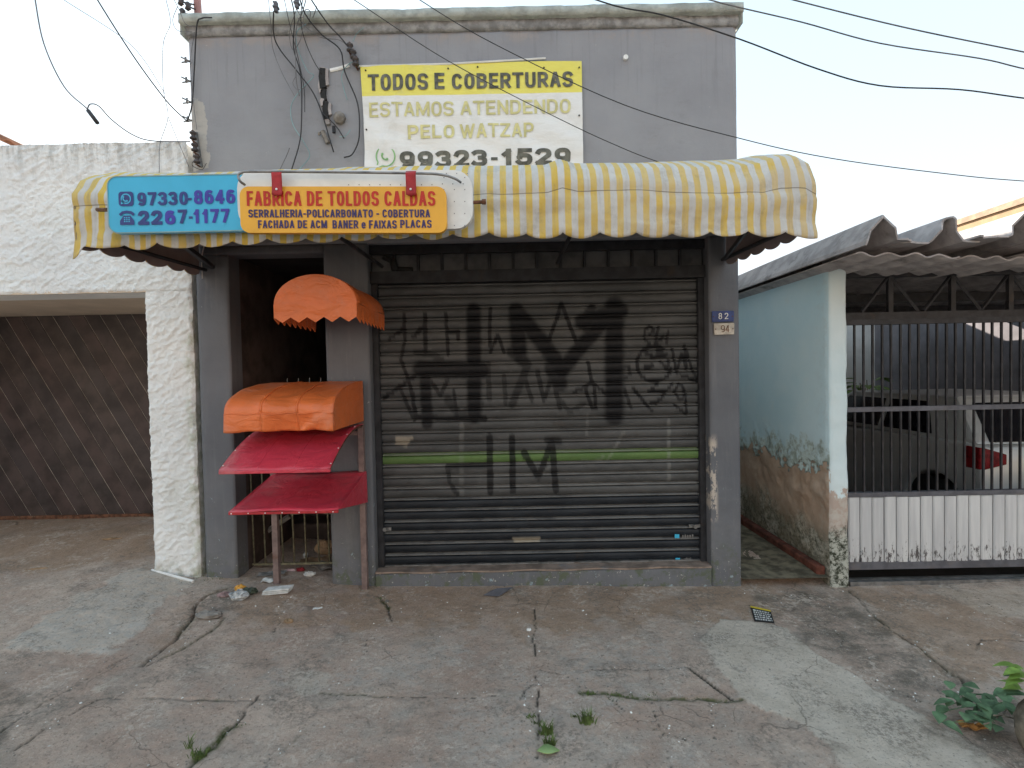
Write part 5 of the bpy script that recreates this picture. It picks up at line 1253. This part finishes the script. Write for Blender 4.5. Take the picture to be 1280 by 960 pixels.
for i in range(7):
    mb = MB(); x = lerp(PX0 + .02, PX1, i / 6); mb.lathe([(.0045, 0), (.0035, -.003)], (x, YR2 - .004, RF2(0, 1)[2] - .008), 6, 'y'); mb.build('rivet', M_white, rb)

# ------------------------------------------------------------------ cables and fittings
def cable(lab, pts, r=.004, mat=M_wire, name='cable', group='overhead cables', n=6):
    Q = [Vector(W(p[0], p[1], p[2])) for p in pts]
    if pts[-1][0] > 1400: Q.append(Q[-1] + (Q[-1] - Q[-2]) * 9)      # on to the next pole
    if pts[0][1] < -20: Q.insert(0, Q[0] + (Q[0] - Q[1]) * 4)
    P = sm_path(Q, n); mb = MB(); mb.tube(P, r, 5); return tag(mb.build(name, mat, None, True), lab, 'cable', group)
cable('thick cable crossing the sky over the right corner of the grey shop', [(600, -60, -.9), (752, 2, -.9), (830, 19, -.9), (925, 49, -.9), (1022, 86, -.9), (1100, 107, -.9), (1200, 112, -.9), (1290, 124, -.9), (1500, 150, -.9)], .0042)
cable('middle cable of the three high in the sky at upper right', [(800, -30, -1), (888, 0, -1), (1000, 27, -1), (1100, 54, -1), (1225, 73, -1), (1290, 88, -1), (1450, 120, -1)], .0038, M_wireg)
cable('topmost cable crossing the upper right corner of the sky', [(900, -25, -1.1), (985, -2, -1.1), (1130, 34, -1.1), (1290, 67, -1.1), (1450, 100, -1.1)], .0038, M_wireg)
cable('thin cable passing over the word ESTAMOS and down behind the awning', [(380, -40, -.6), (443, 0, -.5), (560, 76, -.4), (700, 149, -.3), (785, 188, -.2), (836, 207, -.2)], .0028)
cable('thin cable passing over the banner top and on to the right horizon', [(440, -60, -.7), (525, 0, -.7), (620, 56, -.7), (780, 131, -.7), (925, 173, -.7), (1040, 198, -.7), (1190, 218, -.7), (1290, 227, -.7), (1500, 240, -.7)], .0028)
cable('slack cable curving down the left sky to a black joint', [(40, -30, -.5), (44, 0, -.5), (55, 55, -.5), (80, 108, -.5), (109, 136, -.5)], .004, M_wireg)
cable('looping cable from the black joint to the shop corner above white wall', [(109, 137, -.5), (113, 130, -.5), (124, 133, -.4), (140, 150, -.3), (165, 168, -.2), (190, 176, -.1), (238, 177, -.04)], .004, M_wireg)
mb = MB(); mb.tube([W(110, 138, -.5), W(122, 154, -.5)], .012, 8); tag(mb.build('cable_joint', M_blackm, None, True), 'black cable joint hanging in the left sky above the white wall', 'connector')
cable('faint thin cable slanting across the left sky', [(60, -15, -.6), (80, 0, -.6), (150, 45, -.5), (180, 75, -.4), (206, 117, -.3)], .002, M_wireg)
cable('dark straight cable slanting down to the top left wall clips', [(100, -40, -.6), (122, 0, -.5), (168, 72, -.3), (208, 126, -.1), (233, 151, -.03)], .0045)
cable('thin wire dropping from the shop corner past the left sky', [(205, -10, -.2), (213, 28, -.2), (204, 55, -.2), (204, 110, -.2), (210, 146, -.2), (200, 180, -.2), (199, 216, -.25)], .0022, M_wireg)
cable('thin wire slanting from the left sky to the blue sign', [(222, 8, -.2), (216, 25, -.2), (222, 38, -.15), (240, 40, -.1)], .0022, M_wireg)
cable('short thin wire falling to the awning back at the left corner', [(210, 146, -.2), (222, 175, -.15), (236, 208, -.1)], .0022, M_wireg)
cable('black cable hooked over the coping at the top left corner', [(265, 22, -.07), (252, 23, -.08), (246, 32, -.07), (243, 85, -.03), (240, 130, -.03), (234, 152, -.03)], .005)
cable('cable hanging from a black clamp and slanting down the grey wall', [(342, 14, -.2), (342, 42, -.1), (350, 62, -.05), (372, 90, -.04), (396, 125, -.04), (417, 190, -.04)], .0048)
cable('nearly vertical black cable left of the broken conduit', [(362, -10, -.2), (368, 20, -.12), (367, 60, -.06), (376, 95, -.04), (377, 150, -.04), (374, 180, -.04), (364, 214, -.06)], .0045)
cable('grey cable looped beside the vertical black one', [(385, -10, -.2), (378, 15, -.12), (370, 38, -.08), (370, 95, -.04), (374, 120, -.04)], .0035, M_wireg)
cable('long black cable curving down beside the banner left edge', [(372, -10, -.2), (382, 18, -.15), (402, 43, -.07), (425, 62, -.05), (431, 90, -.04), (447, 130, -.04), (449, 170, -.04), (441, 192, -.04), (430, 197, -.04)], .005)
cable('black cable running to the cable bracket above the banner corner', [(380, -15, -.2), (392, 4, -.2), (410, 30, -.1), (425, 46, -.06), (438, 62, -.05)], .005)
cable('short tail of cable sticking up above the coping', [(396, 8, -.15), (394, 14, -.15), (391, 22, -.1)], .003, M_wireg)
cable('small loop of grey cable rising above the coping', [(370, 10, -.2), (378, 22, -.15), (382, 12, -.15), (388, 15, -.12), (386, 30, -.08)], .003, M_wireg)
cable('pale blue wire looping low on the grey wall', [(383, 30, -.05), (371, 40, -.045), (372, 60, -.04), (384, 88, -.035), (392, 95, -.035), (376, 112, -.035), (364, 132, -.035), (366, 155, -.035), (380, 178, -.035), (387, 195, -.035), (374, 212, -.05)], .003, M_wirec)
cable('short pale blue wire left of the banner edge', [(446, 74, -.04), (434, 82, -.035), (427, 95, -.035), (430, 112, -.035), (434, 125, -.035)], .003, M_wirec)
cable('pale blue wire end curling under the junction box', [(438, 162, -.03), (432, 170, -.03), (424, 171, -.03)], .0025, M_wirec)
cable('short black cable from the conduit to the curled end', [(402, 140, -.04), (420, 158, -.04), (430, 173, -.04)], .0045)
cable('thin grey wire falling behind the left red strap', [(362, 185, -.04), (358, 195, -.04), (349, 214, -.05)], .0028, M_wireg)
_cx = [('fine grey wire with a kink left of the clamp, crossing the coping', [(335, -8, -.2), (338, 25, -.15), (341, 60, -.05), (352, 90, -.04), (368, 120, -.04)], .0022, M_wireg),
 ('fine black wire crossing the coping between the two clamps', [(354, -8, -.2), (362, 30, -.12), (372, 70, -.05), (380, 110, -.04), (381, 140, -.04)], .0025, M_wire),
 ('second fine black wire beside the right clamp, bending to the conduit', [(379, -8, -.2), (376, 25, -.12), (381, 50, -.06), (392, 76, -.04), (402, 92, -.03)], .003, M_wire),
 ('grey wire swinging right from the clamps to the banner corner bracket', [(372, 22, -.12), (385, 36, -.08), (402, 47, -.06), (424, 50, -.05), (437, 60, -.05)], .0028, M_wireg),
 ('pale wire stub rising from the banner corner bracket to the coping', [(441, 52, -.04), (446, 42, -.05), (455, 34, -.06)], .0022, M_wirec),
 ('grey wire loop hanging between the clamps and the coping', [(371, 10, -.2), (362, 40, -.1), (366, 62, -.05), (376, 48, -.08), (380, 20, -.15)], .0025, M_wireg),
 ('fine wire curling beside the slanting cable on the grey wall', [(370, 95, -.035), (366, 104, -.035), (372, 112, -.035), (382, 108, -.035), (380, 96, -.035)], .0022, M_wireg),
 ('thin wire falling along the left wall edge to the insulator cluster', [(243, 40, -.04), (238, 80, -.03), (242, 130, -.03), (246, 162, -.03)], .0022, M_wireg),
 ('thin wire crossing the coping far left to the pipe mast', [(215, -5, -.2), (224, 12, -.15), (232, 30, -.1), (246, 34, -.06)], .0022, M_wireg),
 ('short looped wire tail under the insulator cluster at left', [(246, 196, -.03), (240, 206, -.04), (252, 212, -.04), (258, 204, -.03)], .0022, M_wire)]
for lab, pts, rad, mt_ in _cx: cable(lab, pts, rad, mt_)
# clamps
for lab, px, py in (('black cable clamp above the coping at the left', 345, 9), ('grey cable clamp above the coping, right of the first clamp', 371, 4)):
    mb = MB(); p = W(px, py, -.2); mb.box(p[0] - .012, p[0] + .012, -.215, -.185, p[2] - .035, p[2] + .035); mb.tube([(p[0] - .02, -.2, p[2] + .04), (p[0] + .005, -.2, p[2] + .02)], .008, 6); mb.box(p[0] - .018, p[0] + .018, -.22, -.18, p[2] - .01, p[2] + .006)
    tag(mb.build('cable_clamp', M_rail, bevel=.003), lab, 'clamp')
# insulator rack above banner corner
def rack(lab, p0, p1, spools, plate):
    a = W(*p0, -.02); b = W(*p1, -.02); t_ = thing('insulator_rack', lab, 'bracket', (a[0], 0, b[2]))
    d = Vector((b[0] - a[0], 0, b[2] - a[2])); L_ = d.length; d.normalize(); s = Vector((-d.z, 0, d.x))
    mb = MB(); A = Vector((a[0], -.012, a[2])); B = Vector((b[0], -.012, b[2]))
    mb.add([A - s * .012, A + s * .012, B + s * .012, B - s * .012] + [v_ + Vector((0, .01, 0)) for v_ in (A - s * .012, A + s * .012, B + s * .012, B - s * .012)], [(0, 1, 2, 3), (7, 6, 5, 4), (0, 4, 5, 1), (1, 5, 6, 2), (2, 6, 7, 3), (3, 7, 4, 0)])
    mb.build('back_plate', plate, t_)
    for k in range(spools):
        c = A.lerp(B, (k + .5) / spools); mb = MB(); mb.lathe([(.012, -.035), (.024, -.03), (.024, -.02), (.013, -.012), (.013, .0), (.024, .008), (.024, .018), (.012, .024)], (c.x + random.uniform(-.006, .006), -.055, c.z), 12, 'z'); mb.build('insulator', M_porc, t_, True)
        mb = MB(); mb.box(c.x - .006, c.x + .006, -.06, -.012, c.z + .028, c.z + .034); mb.box(c.x - .006, c.x + .006, -.06, -.012, c.z - .045, c.z - .039); mb.build('bracket_arm', M_rust, t_)
rack('dark insulator bracket at the top left corner of the banner', (437, 58), (449, 84), 3, M_greym)
t_ = thing('broken_conduit', 'long slot of broken pale conduit with black recess pieces left of banner', 'conduit', (-1.37, 0, 3.6))  # black pieces stand in for the dark recess of the slot
for px, py, w_, h_, m_ in ((403, 98, 6, 26, M_black), (408, 96, 3, 22, M_fib), (404, 118, 5, 16, M_black), (400, 108, 3, 16, M_fib), (407, 138, 5, 24, M_black), (412, 136, 2.5, 16, M_fib), (403, 128, 3.5, 10, M_fib), (409, 152, 5, 8, M_fib), (404, 86, 5, 5, M_fib)):
    a = W(px - w_ / 2, py + h_ / 2, -.02); b = W(px + w_ / 2, py - h_ / 2, -.02)
    mb = MB(); mb.prism([(a[0] + .002, a[2]), (b[0] + .006, a[2] + .008), (b[0] + .001, (a[2] + b[2]) / 2), (b[0] + .004, b[2] - .006), (a[0] + .004, b[2]), (a[0] - .005, (a[2] + b[2]) / 2 + .01)], -.022 - .002 * (int(px) % 4), -.004); mb.build('conduit_piece' if m_ is M_fib else 'recess_black', m_, t_)
rack('insulator cluster on the left edge of the grey wall', (243, 164), (250, 208), 3, M_greym)
p = W(424, 147, -.02); mb = MB(); mb.lathe([(.045, 0), (.043, -.03), (.03, -.04), (.012, -.05)], (p[0], 0, p[2]), 9, 'y'); tag(mb.build('junction_box', M_stone, None, False), 'round crumbling junction box stub on the grey wall beside the conduit', 'box')
p = W(404, 172, -.02); mb = MB(); mb.tube([W(403, 164, -.02), W(410, 179, -.02)], .018, 6); mb.tube([W(398, 167, -.03), W(400, 167, -.03)], .014, 7); tag(mb.build('pipe_stub', M_stone), 'short broken pipe stub below the conduit row', 'pipe')
p = W(417, 160, -.02); mb = MB(); mb.tube([W(417, 158, -.03), W(417.5, 166, -.03)], .013, 7); tag(mb.build('cable_gland', M_blackm), 'small black cable end beside the broken pipe stub', 'connector')
mast = MB(); mast.tube([(-2.285, .06, 4.2), (-2.30, .06, 4.75)], .026, 10); tag(mast.build('mast_pipe', simple('pinkish pvc', (.36, .2, .2), .6, .15, 8, 0), None, True), 'pinkish pipe mast standing on the left end of the coping', 'pipe')
for i in range(3):
    p = W((228, 235, 226)[i], (16, 8, 2)[i], -.02); mb = MB(); mb.lathe([(.008, -.03), (.022, -.02), (.014, 0), (.022, .015), (.01, .03)], (p[0], -.02, p[2]), 10, 'z'); mb.tube([(p[0], -.02, p[2]), (-2.29, .05, p[2] + .02)], .006, 5)
    tag(mb.build('mast_insulator', M_porc, None, True), ('lowest dark insulator on the pipe mast', 'middle dark insulator close to the pipe mast', 'uppermost dark insulator on the pipe mast')[i], 'insulator', 'insulators on the mast')
for i, py in enumerate((76, 101, 127, 150)):
    x = XL - .005; z = W(231, py, 0)[2]; mb = MB()
    mb.tube([(x + .02, -.01, z - .01), (x - .045, -.01, z + .022)], .006, 5); mb.tube([(x + .015, -.01, z - .012), (x - .04, -.01, z - .018)], .006, 5); mb.tube([(x - .01, -.01, z + .02), (x - .012, -.01, z - .02)], .008, 5)
    tag(mb.build('wall_clip', M_greym, None, True), 'forked wall clip on the left wall edge, ' + ('highest of the four', 'second from the top', 'third from the top', 'lowest of the four')[i], 'clip', 'forked clips on the left wall edge')
p = W(782, 72, -.01); mb = MB(); mb.lathe([(.018, 0), (.018, -.02), (.012, -.02)], (p[0], 0, p[2]), 10, 'y'); tag(mb.build('wall_pipe_end', M_white, None, False), 'small pale pipe end in the grey wall right of the banner', 'pipe')

# ------------------------------------------------------------------ litter, stones and plants
def crumple(name, lab, cat, px, py, sx, sy, sz, mat, seed, flat=False, ang=0.):
    c = GX(px, py); r = np.random.RandomState(seed); mb = MB(); n = 9
    ca, sa = math.cos(ang), math.sin(ang)
    if flat:
        def F(u, v):
            x = (u - .5) * sx; y = (v - .5) * sy; z = sz * (.5 + .5 * math.sin(u * 9 + seed) * math.cos(v * 7 + seed)); return (c[0] + ca * x - sa * y, c[1] + sa * x + ca * y, gz(c[0], c[1]) + .004 + z)
        mb.grid(F, n, n); o = mb.build(name, mat, None, False, solid=.003)
    else:
        vs = []; fs = []; N, Mm = 12, 8
        for j in range(Mm + 1):
            for i in range(N):
                a = 2 * math.pi * i / N; b = math.pi * (j / Mm) ; rr = 1 + .35 * (r.rand() - .5) * (0 < j < Mm)
                x = math.cos(a) * math.sin(b) * sx / 2 * rr; y = math.sin(a) * math.sin(b) * sy / 2 * rr; z = (math.cos(b) * .5 + .5) * sz * rr
                vs.append((c[0] + ca * x - sa * y, c[1] + sa * x + ca * y, gz(c[0], c[1]) - .008 + z))
        for j in range(Mm):
            for i in range(N): fs.append((j * N + i, j * N + (i + 1) % N, (j + 1) * N + (i + 1) % N, (j + 1) * N + i))
        mb.add(vs, fs); o = mb.build(name, mat)
    return tag(o, lab, cat)
c = GX(346, 742); mb = MB(); zc = gz(c[0], c[1])
for i, dzz in enumerate((0, .012, .024)):
    mb.add([(c[0] + x + i * .004, c[1] + y, zc + .006 + dzz + z) for x, y, z in ((-.09, -.04, 0), (.085, -.015, .004), (.095, .05, .01), (-.08, .03, .004), (-.09, -.04, .009), (.085, -.015, .013), (.095, .05, .018), (-.08, .03, .012))], [(0, 3, 2, 1), (4, 5, 6, 7), (0, 1, 5, 4), (1, 2, 6, 5), (2, 3, 7, 6), (3, 0, 4, 7)])
tag(mb.build('folded_paper', M_paper, bevel=.002), 'folded white paper bundle at the foot of the left post', 'paper')
crumple('paper_sheet', 'torn white paper just behind the left post foot', 'paper', 338, 727, .12, .07, .02, M_paper, 3, True, .2)
crumple('plastic_bag', 'crumpled grey white plastic bag beside the broken pavement crack', 'bag', 299, 749, .13, .09, .065, simple('crumpled printed plastic', (.45, .46, .46), .4, .5, 30, .8, 60, dirt=(.06, .08, .07), dirtamt=.9), 5)
crumple('food_wrapper', 'orange yellow wrapper on top of the litter by the pillar', 'litter', 301, 739, .08, .05, .05, simple('orange wrapper', (.6, .3, .05), .4, .3, 30, .4, 40), 6)
crumple('pink_rag', 'pinkish rag at the left end of the litter heap', 'rag', 281, 745, .11, .07, .03, simple('pink rag', (.30, .2, .19), .9, .4, 20, .6, 50), 7)
crumple('dark_bag', 'dark green bag behind the plastic bag', 'bag', 312, 742, .12, .08, .045, simple('dark green plastic', (.05, .06, .04), .4, .4, 20, .6, 50), 8)
crumple('paper_scrap', 'small white paper scrap on the pavement right of the post', 'paper', 397, 762, .06, .02, .004, M_paper, 9, True, .2)
crumple('dead_leaf_clump', 'brown clump of dead leaves on the mossy crack', 'leaves', 361, 778, .06, .04, .03, M_box, 10)
crumple('cardboard_piece', 'brown cardboard flap inside the stair doorway', 'cardboard', 393, 702, .22, .14, .02, M_box, 11, True, .3)
crumple('grey_sheet', 'grey crumpled sheet inside the doorway at right', 'litter', 405, 709, .22, .12, .03, M_stone, 12, True, -.3)
crumple('red_rag', 'dark red rag inside the doorway', 'rag', 376, 713, .07, .05, .03, simple('dark red cloth', (.2, .02, .025), .9, .3, 20, .4, 50), 13)
crumple('white_bag', 'small pale bag in front of the rod gate', 'bag', 387, 719, .09, .06, .035, M_paper, 14)
crumple('rolled_rag', 'white and pink rag against the rod gate', 'rag', 363, 713, .10, .03, .02, simple('pale pink rag', (.5, .35, .35), .9, .2, 20, .4, 50), 15, False, -.2)
crumple('brown_rubbish', 'heap of brown rubbish deep inside the stair doorway', 'litter', 408, 692, .2, .14, .12, M_box, 16)
crumple('dirty_sheet', 'dirty grey sheet lying in the doorway at left', 'litter', 340, 718, .2, .08, .015, simple('dirty grey paper', (.2, .19, .18), .9, .3, 20, .4, 50), 17, True, .2)
crumple('white_cup', 'small white cup on the rubbish in the doorway', 'cup', 382, 697, .04, .04, .05, M_paper, 18)
for i, (px, py, s_, lab) in enumerate(((262, 771, .17, 'loose broken concrete slab left of the litter'), (362, 776, .035, 'small brown stone by the dead leaves'), (661, 788, .03, 'pale pebble in the middle of the pavement'), (140, 674, .16, 'flat brown wood chip in the garage recess'), (45, 711, .14, 'long pale chip on the left driveway'), (484, 752, .03, 'mossy stone chip at the crack near the shutter'))):
    crumple(('concrete_slab', 'stone', 'pebble', 'wood_chip', 'wood_chip', 'stone')[i], lab, ('slab', 'stone', 'pebble', 'chip', 'chip', 'stone')[i], px, py, s_, s_ * (.55 if i == 0 else (.9 if i in (1, 2, 5) else .22)), s_ * (.25 if i == 0 else (.6 if i in (1, 2, 5) else .12)), (M_stone, M_stone, M_white, M_box, M_box, M_stone)[i], 30 + i, False, .25 if i in (3, 4) else 0.)
# black shard
c = GX(622, 744); z = gz(c[0], c[1]) + .006
mb = MB(); mb.add([(c[0] - .10, c[1] - .02, z), (c[0] + .01, c[1] - .045, z), (c[0] + .11, c[1] + .035, z + .03), (c[0] + .0, c[1] + .01, z + .035), (c[0] - .04, c[1] + .03, z + .012)], [(0, 1, 3, 4), (1, 2, 3)])
tag(mb.build('black_shard', M_rail, solid=.006), 'bent dark grey plastic shard in front of the shutter', 'shard')
# small printed card
c = GX(953, 770); z = gz(c[0], c[1]) + .008
pts = [GX(px, py) for px, py in ((938, 759), (963, 765), (968, 780), (943, 777))]
cdn = thing('printed_card', 'small black and white printed card with yellow top edge on pavement', 'card', (c[0], c[1], z))
mb = MB(); mb.add([(p[0], p[1], z) for p in pts] + [(p[0], p[1], z - .004) for p in pts], [(0, 1, 2, 3), (7, 6, 5, 4), (0, 4, 5, 1), (1, 5, 6, 2), (2, 6, 7, 3), (3, 7, 4, 0)]); mb.build('card', M_black, cdn)
P4 = [np.array(p) for p in pts]
def cq(u, v): return (P4[0] * (1 - u) + P4[1] * u) * (1 - v) + (P4[3] * (1 - u) + P4[2] * u) * v
mb = MB()
for j in range(5):
    v0, v1 = .22 + j * .15, .31 + j * .15
    u = .08
    while u < .9:
        du = random.uniform(.06, .16); q = [cq(u, v0), cq(min(.93, u + du), v0), cq(min(.93, u + du), v1), cq(u, v1)]; mb.add([(a_[0], a_[1], z + .001) for a_ in q], [(0, 1, 2, 3)]); u += du + .04
mb.build('print', M_paper, cdn)
mb = MB(); q = [cq(0, 0), cq(1, 0), cq(1, .13), cq(0, .13)]; mb.add([(a_[0], a_[1], z + .0012) for a_ in q], [(0, 1, 2, 3)]); mb.build('border', M_yellowp, cdn)
# fallen leaf
c = GX(685, 944); mb = MB(); leaf(mb, (c[0] - .045, c[1], gz(c[0], c[1]) + .015), (1, .05, 0), .095, .055, 0.05); tag(mb.build('fallen_leaf', simple('pale green leaf', (.26, .36, .15), .5, .1, 20, 0), None, True, solid=.003), 'pale green leaf lying on the pavement joint', 'leaf')
# grass tufts
def tuft(lab, cx, cy, n, r, h, seed, name='grass_tuft'):
    rr = np.random.RandomState(seed); mb = MB()
    for i in range(n):
        a = rr.rand() * 6.28; d = r * math.sqrt(rr.rand()); x = cx + d * math.cos(a); y = cy + d * .45 * math.sin(a); z = gz(x, y) - .01
        t = rr.rand() * 6.28; L_ = h * (.4 + .6 * rr.rand()); lx, ly = .55 * L_ * math.cos(t), .55 * L_ * math.sin(t); w_ = .0022
        mb.add([(x - w_, y, z), (x + w_, y, z), (x + lx * .4 + w_ * .8, y + ly * .4, z + L_ * .7), (x + lx * .4 - w_ * .8, y + ly * .4, z + L_ * .7), (x + lx, y + ly, z + L_)], [(0, 1, 2, 3), (3, 2, 4)])
    return tag(mb.build(name, M_grass), lab, 'grass', None, 'stuff')
for i, (px, py, n, r, h, lab) in enumerate(((735, 905, 70, .035, .085, 'x'), (683, 918, 80, .03, .07, 'x'), (687, 932, 50, .025, .06, 'x'), (664, 897, 30, .03, .03, 'x'), (672, 905, 30, .025, .03, 'x'), (247, 945, 55, .035, .055, 'x'), (236, 935, 12, .01, .08, 'x'), (735, 869, 50, .035, .025, 'x'), (770, 872, 90, .09, .022, 'x'), (815, 873, 50, .05, .018, 'x'), (476, 748, 30, .04, .02, 'x'), (262, 722, 60, .12, .025, 'x'), (300, 905, 30, .04, .02, 'x'), (815, 868, 30, .05, .015, 'x'), (718, 898, 15, .015, .03, 'x'))):
    c = GX(px, py); tuft('green grass growing in the pavement cracks', c[0], c[1], n, r, h, 60 + i, 'grass')
# leafy weed and stump at lower right
c = GX(1205, 900)
wdp = thing('leafy_weed', 'broad leaved green weed on the pavement beside the ribbed stump', 'plant', (c[0], c[1], 0))
rr = np.random.RandomState(4)
for k in range(40):
    px = lerp(1180, 1268, rr.rand()); py = lerp(885, 930, rr.rand()) 
    p = GX(px, py); z = .012 + .05 * rr.rand(); a = rr.rand() * 6.28
    p = p + (W(px, py, p[1]) - p) * 0; bx, by = p[0], p[1] 
    mb = MB(); leaf(mb, (bx, by + .03, z), (math.cos(a) * .8 - .3, math.sin(a) * .6 - .35, .15), .04 + .045 * rr.rand(), .034 + .028 * rr.rand(), .45); mb.build('leaf', M_leaf, wdp, True)
    if k % 3 == 0:
        mb = MB(); mb.tube([(bx, by + .03, z), (lerp(bx, c[0] + .06, .6), by + .05, .02)], .0022, 5); mb.build('stem', M_leaf, wdp)
c = GX(1292, 945)
sx_, sy_ = c[0] + .085, c[1] + .0
sp_ = thing('plant_stump', 'ribbed grey stump with bright green shoots at the right edge', 'stump', (sx_, sy_, 0))
prof_ = [(.10, -.03), (.115, .03), (.115, .08), (.10, .12), (.075, .16), (.055, .19), (.035, .21)]
mb = MB(); n = 40
for r0, h0 in prof_:
    for k in range(n):
        a = 2 * math.pi * k / n; r1 = r0 * (1 + .05 * (k % 2) + .04 * math.sin(5 * a)); tw = h0 * 2.2; mb.v.append((sx_ + r1 * math.cos(a + tw) - h0 * .1, sy_ + r1 * math.sin(a + tw), h0))
for i in range(len(prof_) - 1):
    for k in range(n): mb.f.append((i * n + k, i * n + (k + 1) % n, (i + 1) * n + (k + 1) % n, (i + 1) * n + k)); mb.mi.append(0)
mb.build('trunk', M_bark, sp_, True)
for k in range(34):
    a = rr.rand() * 6.28; z = .18 + .13 * rr.rand(); d = .02 + .06 * rr.rand()
    mb = MB(); leaf(mb, (sx_ + d * math.cos(a) - .02, sy_ + .03 + d * math.sin(a), z), (math.cos(a), math.sin(a), .3), .06 + .035 * rr.rand(), .045, .5); mb.build('leaf', M_leaf2 if k % 4 else M_leaf, sp_, True)
for i in range(5):
    p = GX(1215 + i * 12, 915 + 4 * (i % 3)); mb = MB(); mb.tube([(p[0] - .05, p[1] - .02, .02 + .01 * i), (p[0] + .02, p[1] + .01, .03), (p[0] + .07, p[1] + .04, .035 + .01 * (i % 2))], .0035, 5)
    tag(mb.build('twig', M_bark, None, True), 'thin pale dry twig under the leafy weed, ' + ('leftmost', 'second from left', 'middle one', 'fourth from left', 'nearest the ribbed stump')[i], 'twig', 'dry twigs under the weed')
crumple('dry_leaf', 'orange brown dry leaf under the leafy weed', 'leaf', 1215, 911, .10, .04, .02, simple('orange dry leaf', (.38, .19, .06), .8, .2, 20, .3, 40), 44, True, -.2)
# grit and small chips lying on the pavement
rr = np.random.RandomState(99); mb = MB(); mb2 = MB()
for k in range(900):
    if k % 2:
        pts, w, dp, ms = CR[rr.randint(len(CR))]; q = gp(pts); i = rr.randint(len(q) - 1); f = rr.rand(); x = lerp(q[i][0], q[i + 1][0], f) + rr.randn() * .03; y = lerp(q[i][1], q[i + 1][1], f) + rr.randn() * .025
    else: x = rr.uniform(-3.2, 3.2); y = -abs(rr.randn()) * .55 - .02
    if y > -.02: continue
    z = gz(x, y); s_ = .0025 + .004 * rr.rand() ** 3; a = rr.rand() * 6.28
    tgt = mb if rr.rand() < .7 else mb2
    c_, n_ = math.cos(a), math.sin(a); vs = []
    for (u, v_, h) in ((-1, -.7, 0), (1, -.6, 0), (.8, .8, 0), (-.9, .6, 0), (-.5, -.4, .8), (.6, -.3, .7), (.4, .4, .9)):
        vs.append((x + s_ * (u * c_ - v_ * n_), y + s_ * (u * n_ + v_ * c_), z + s_ * h))
    tgt.add(vs, [(3, 2, 1, 0), (0, 1, 5, 4), (1, 2, 6, 5), (2, 3, 6), (3, 0, 4, 6), (4, 5, 6)])
tag(mb.build('grit', M_stone), 'small stone chips scattered along the pavement cracks', 'grit', None, 'stuff')
tag(mb2.build('pale_grit', M_white), 'tiny pale specks of plaster scattered over the pavement', 'grit', None, 'stuff')
bpy.context.view_layer.update()
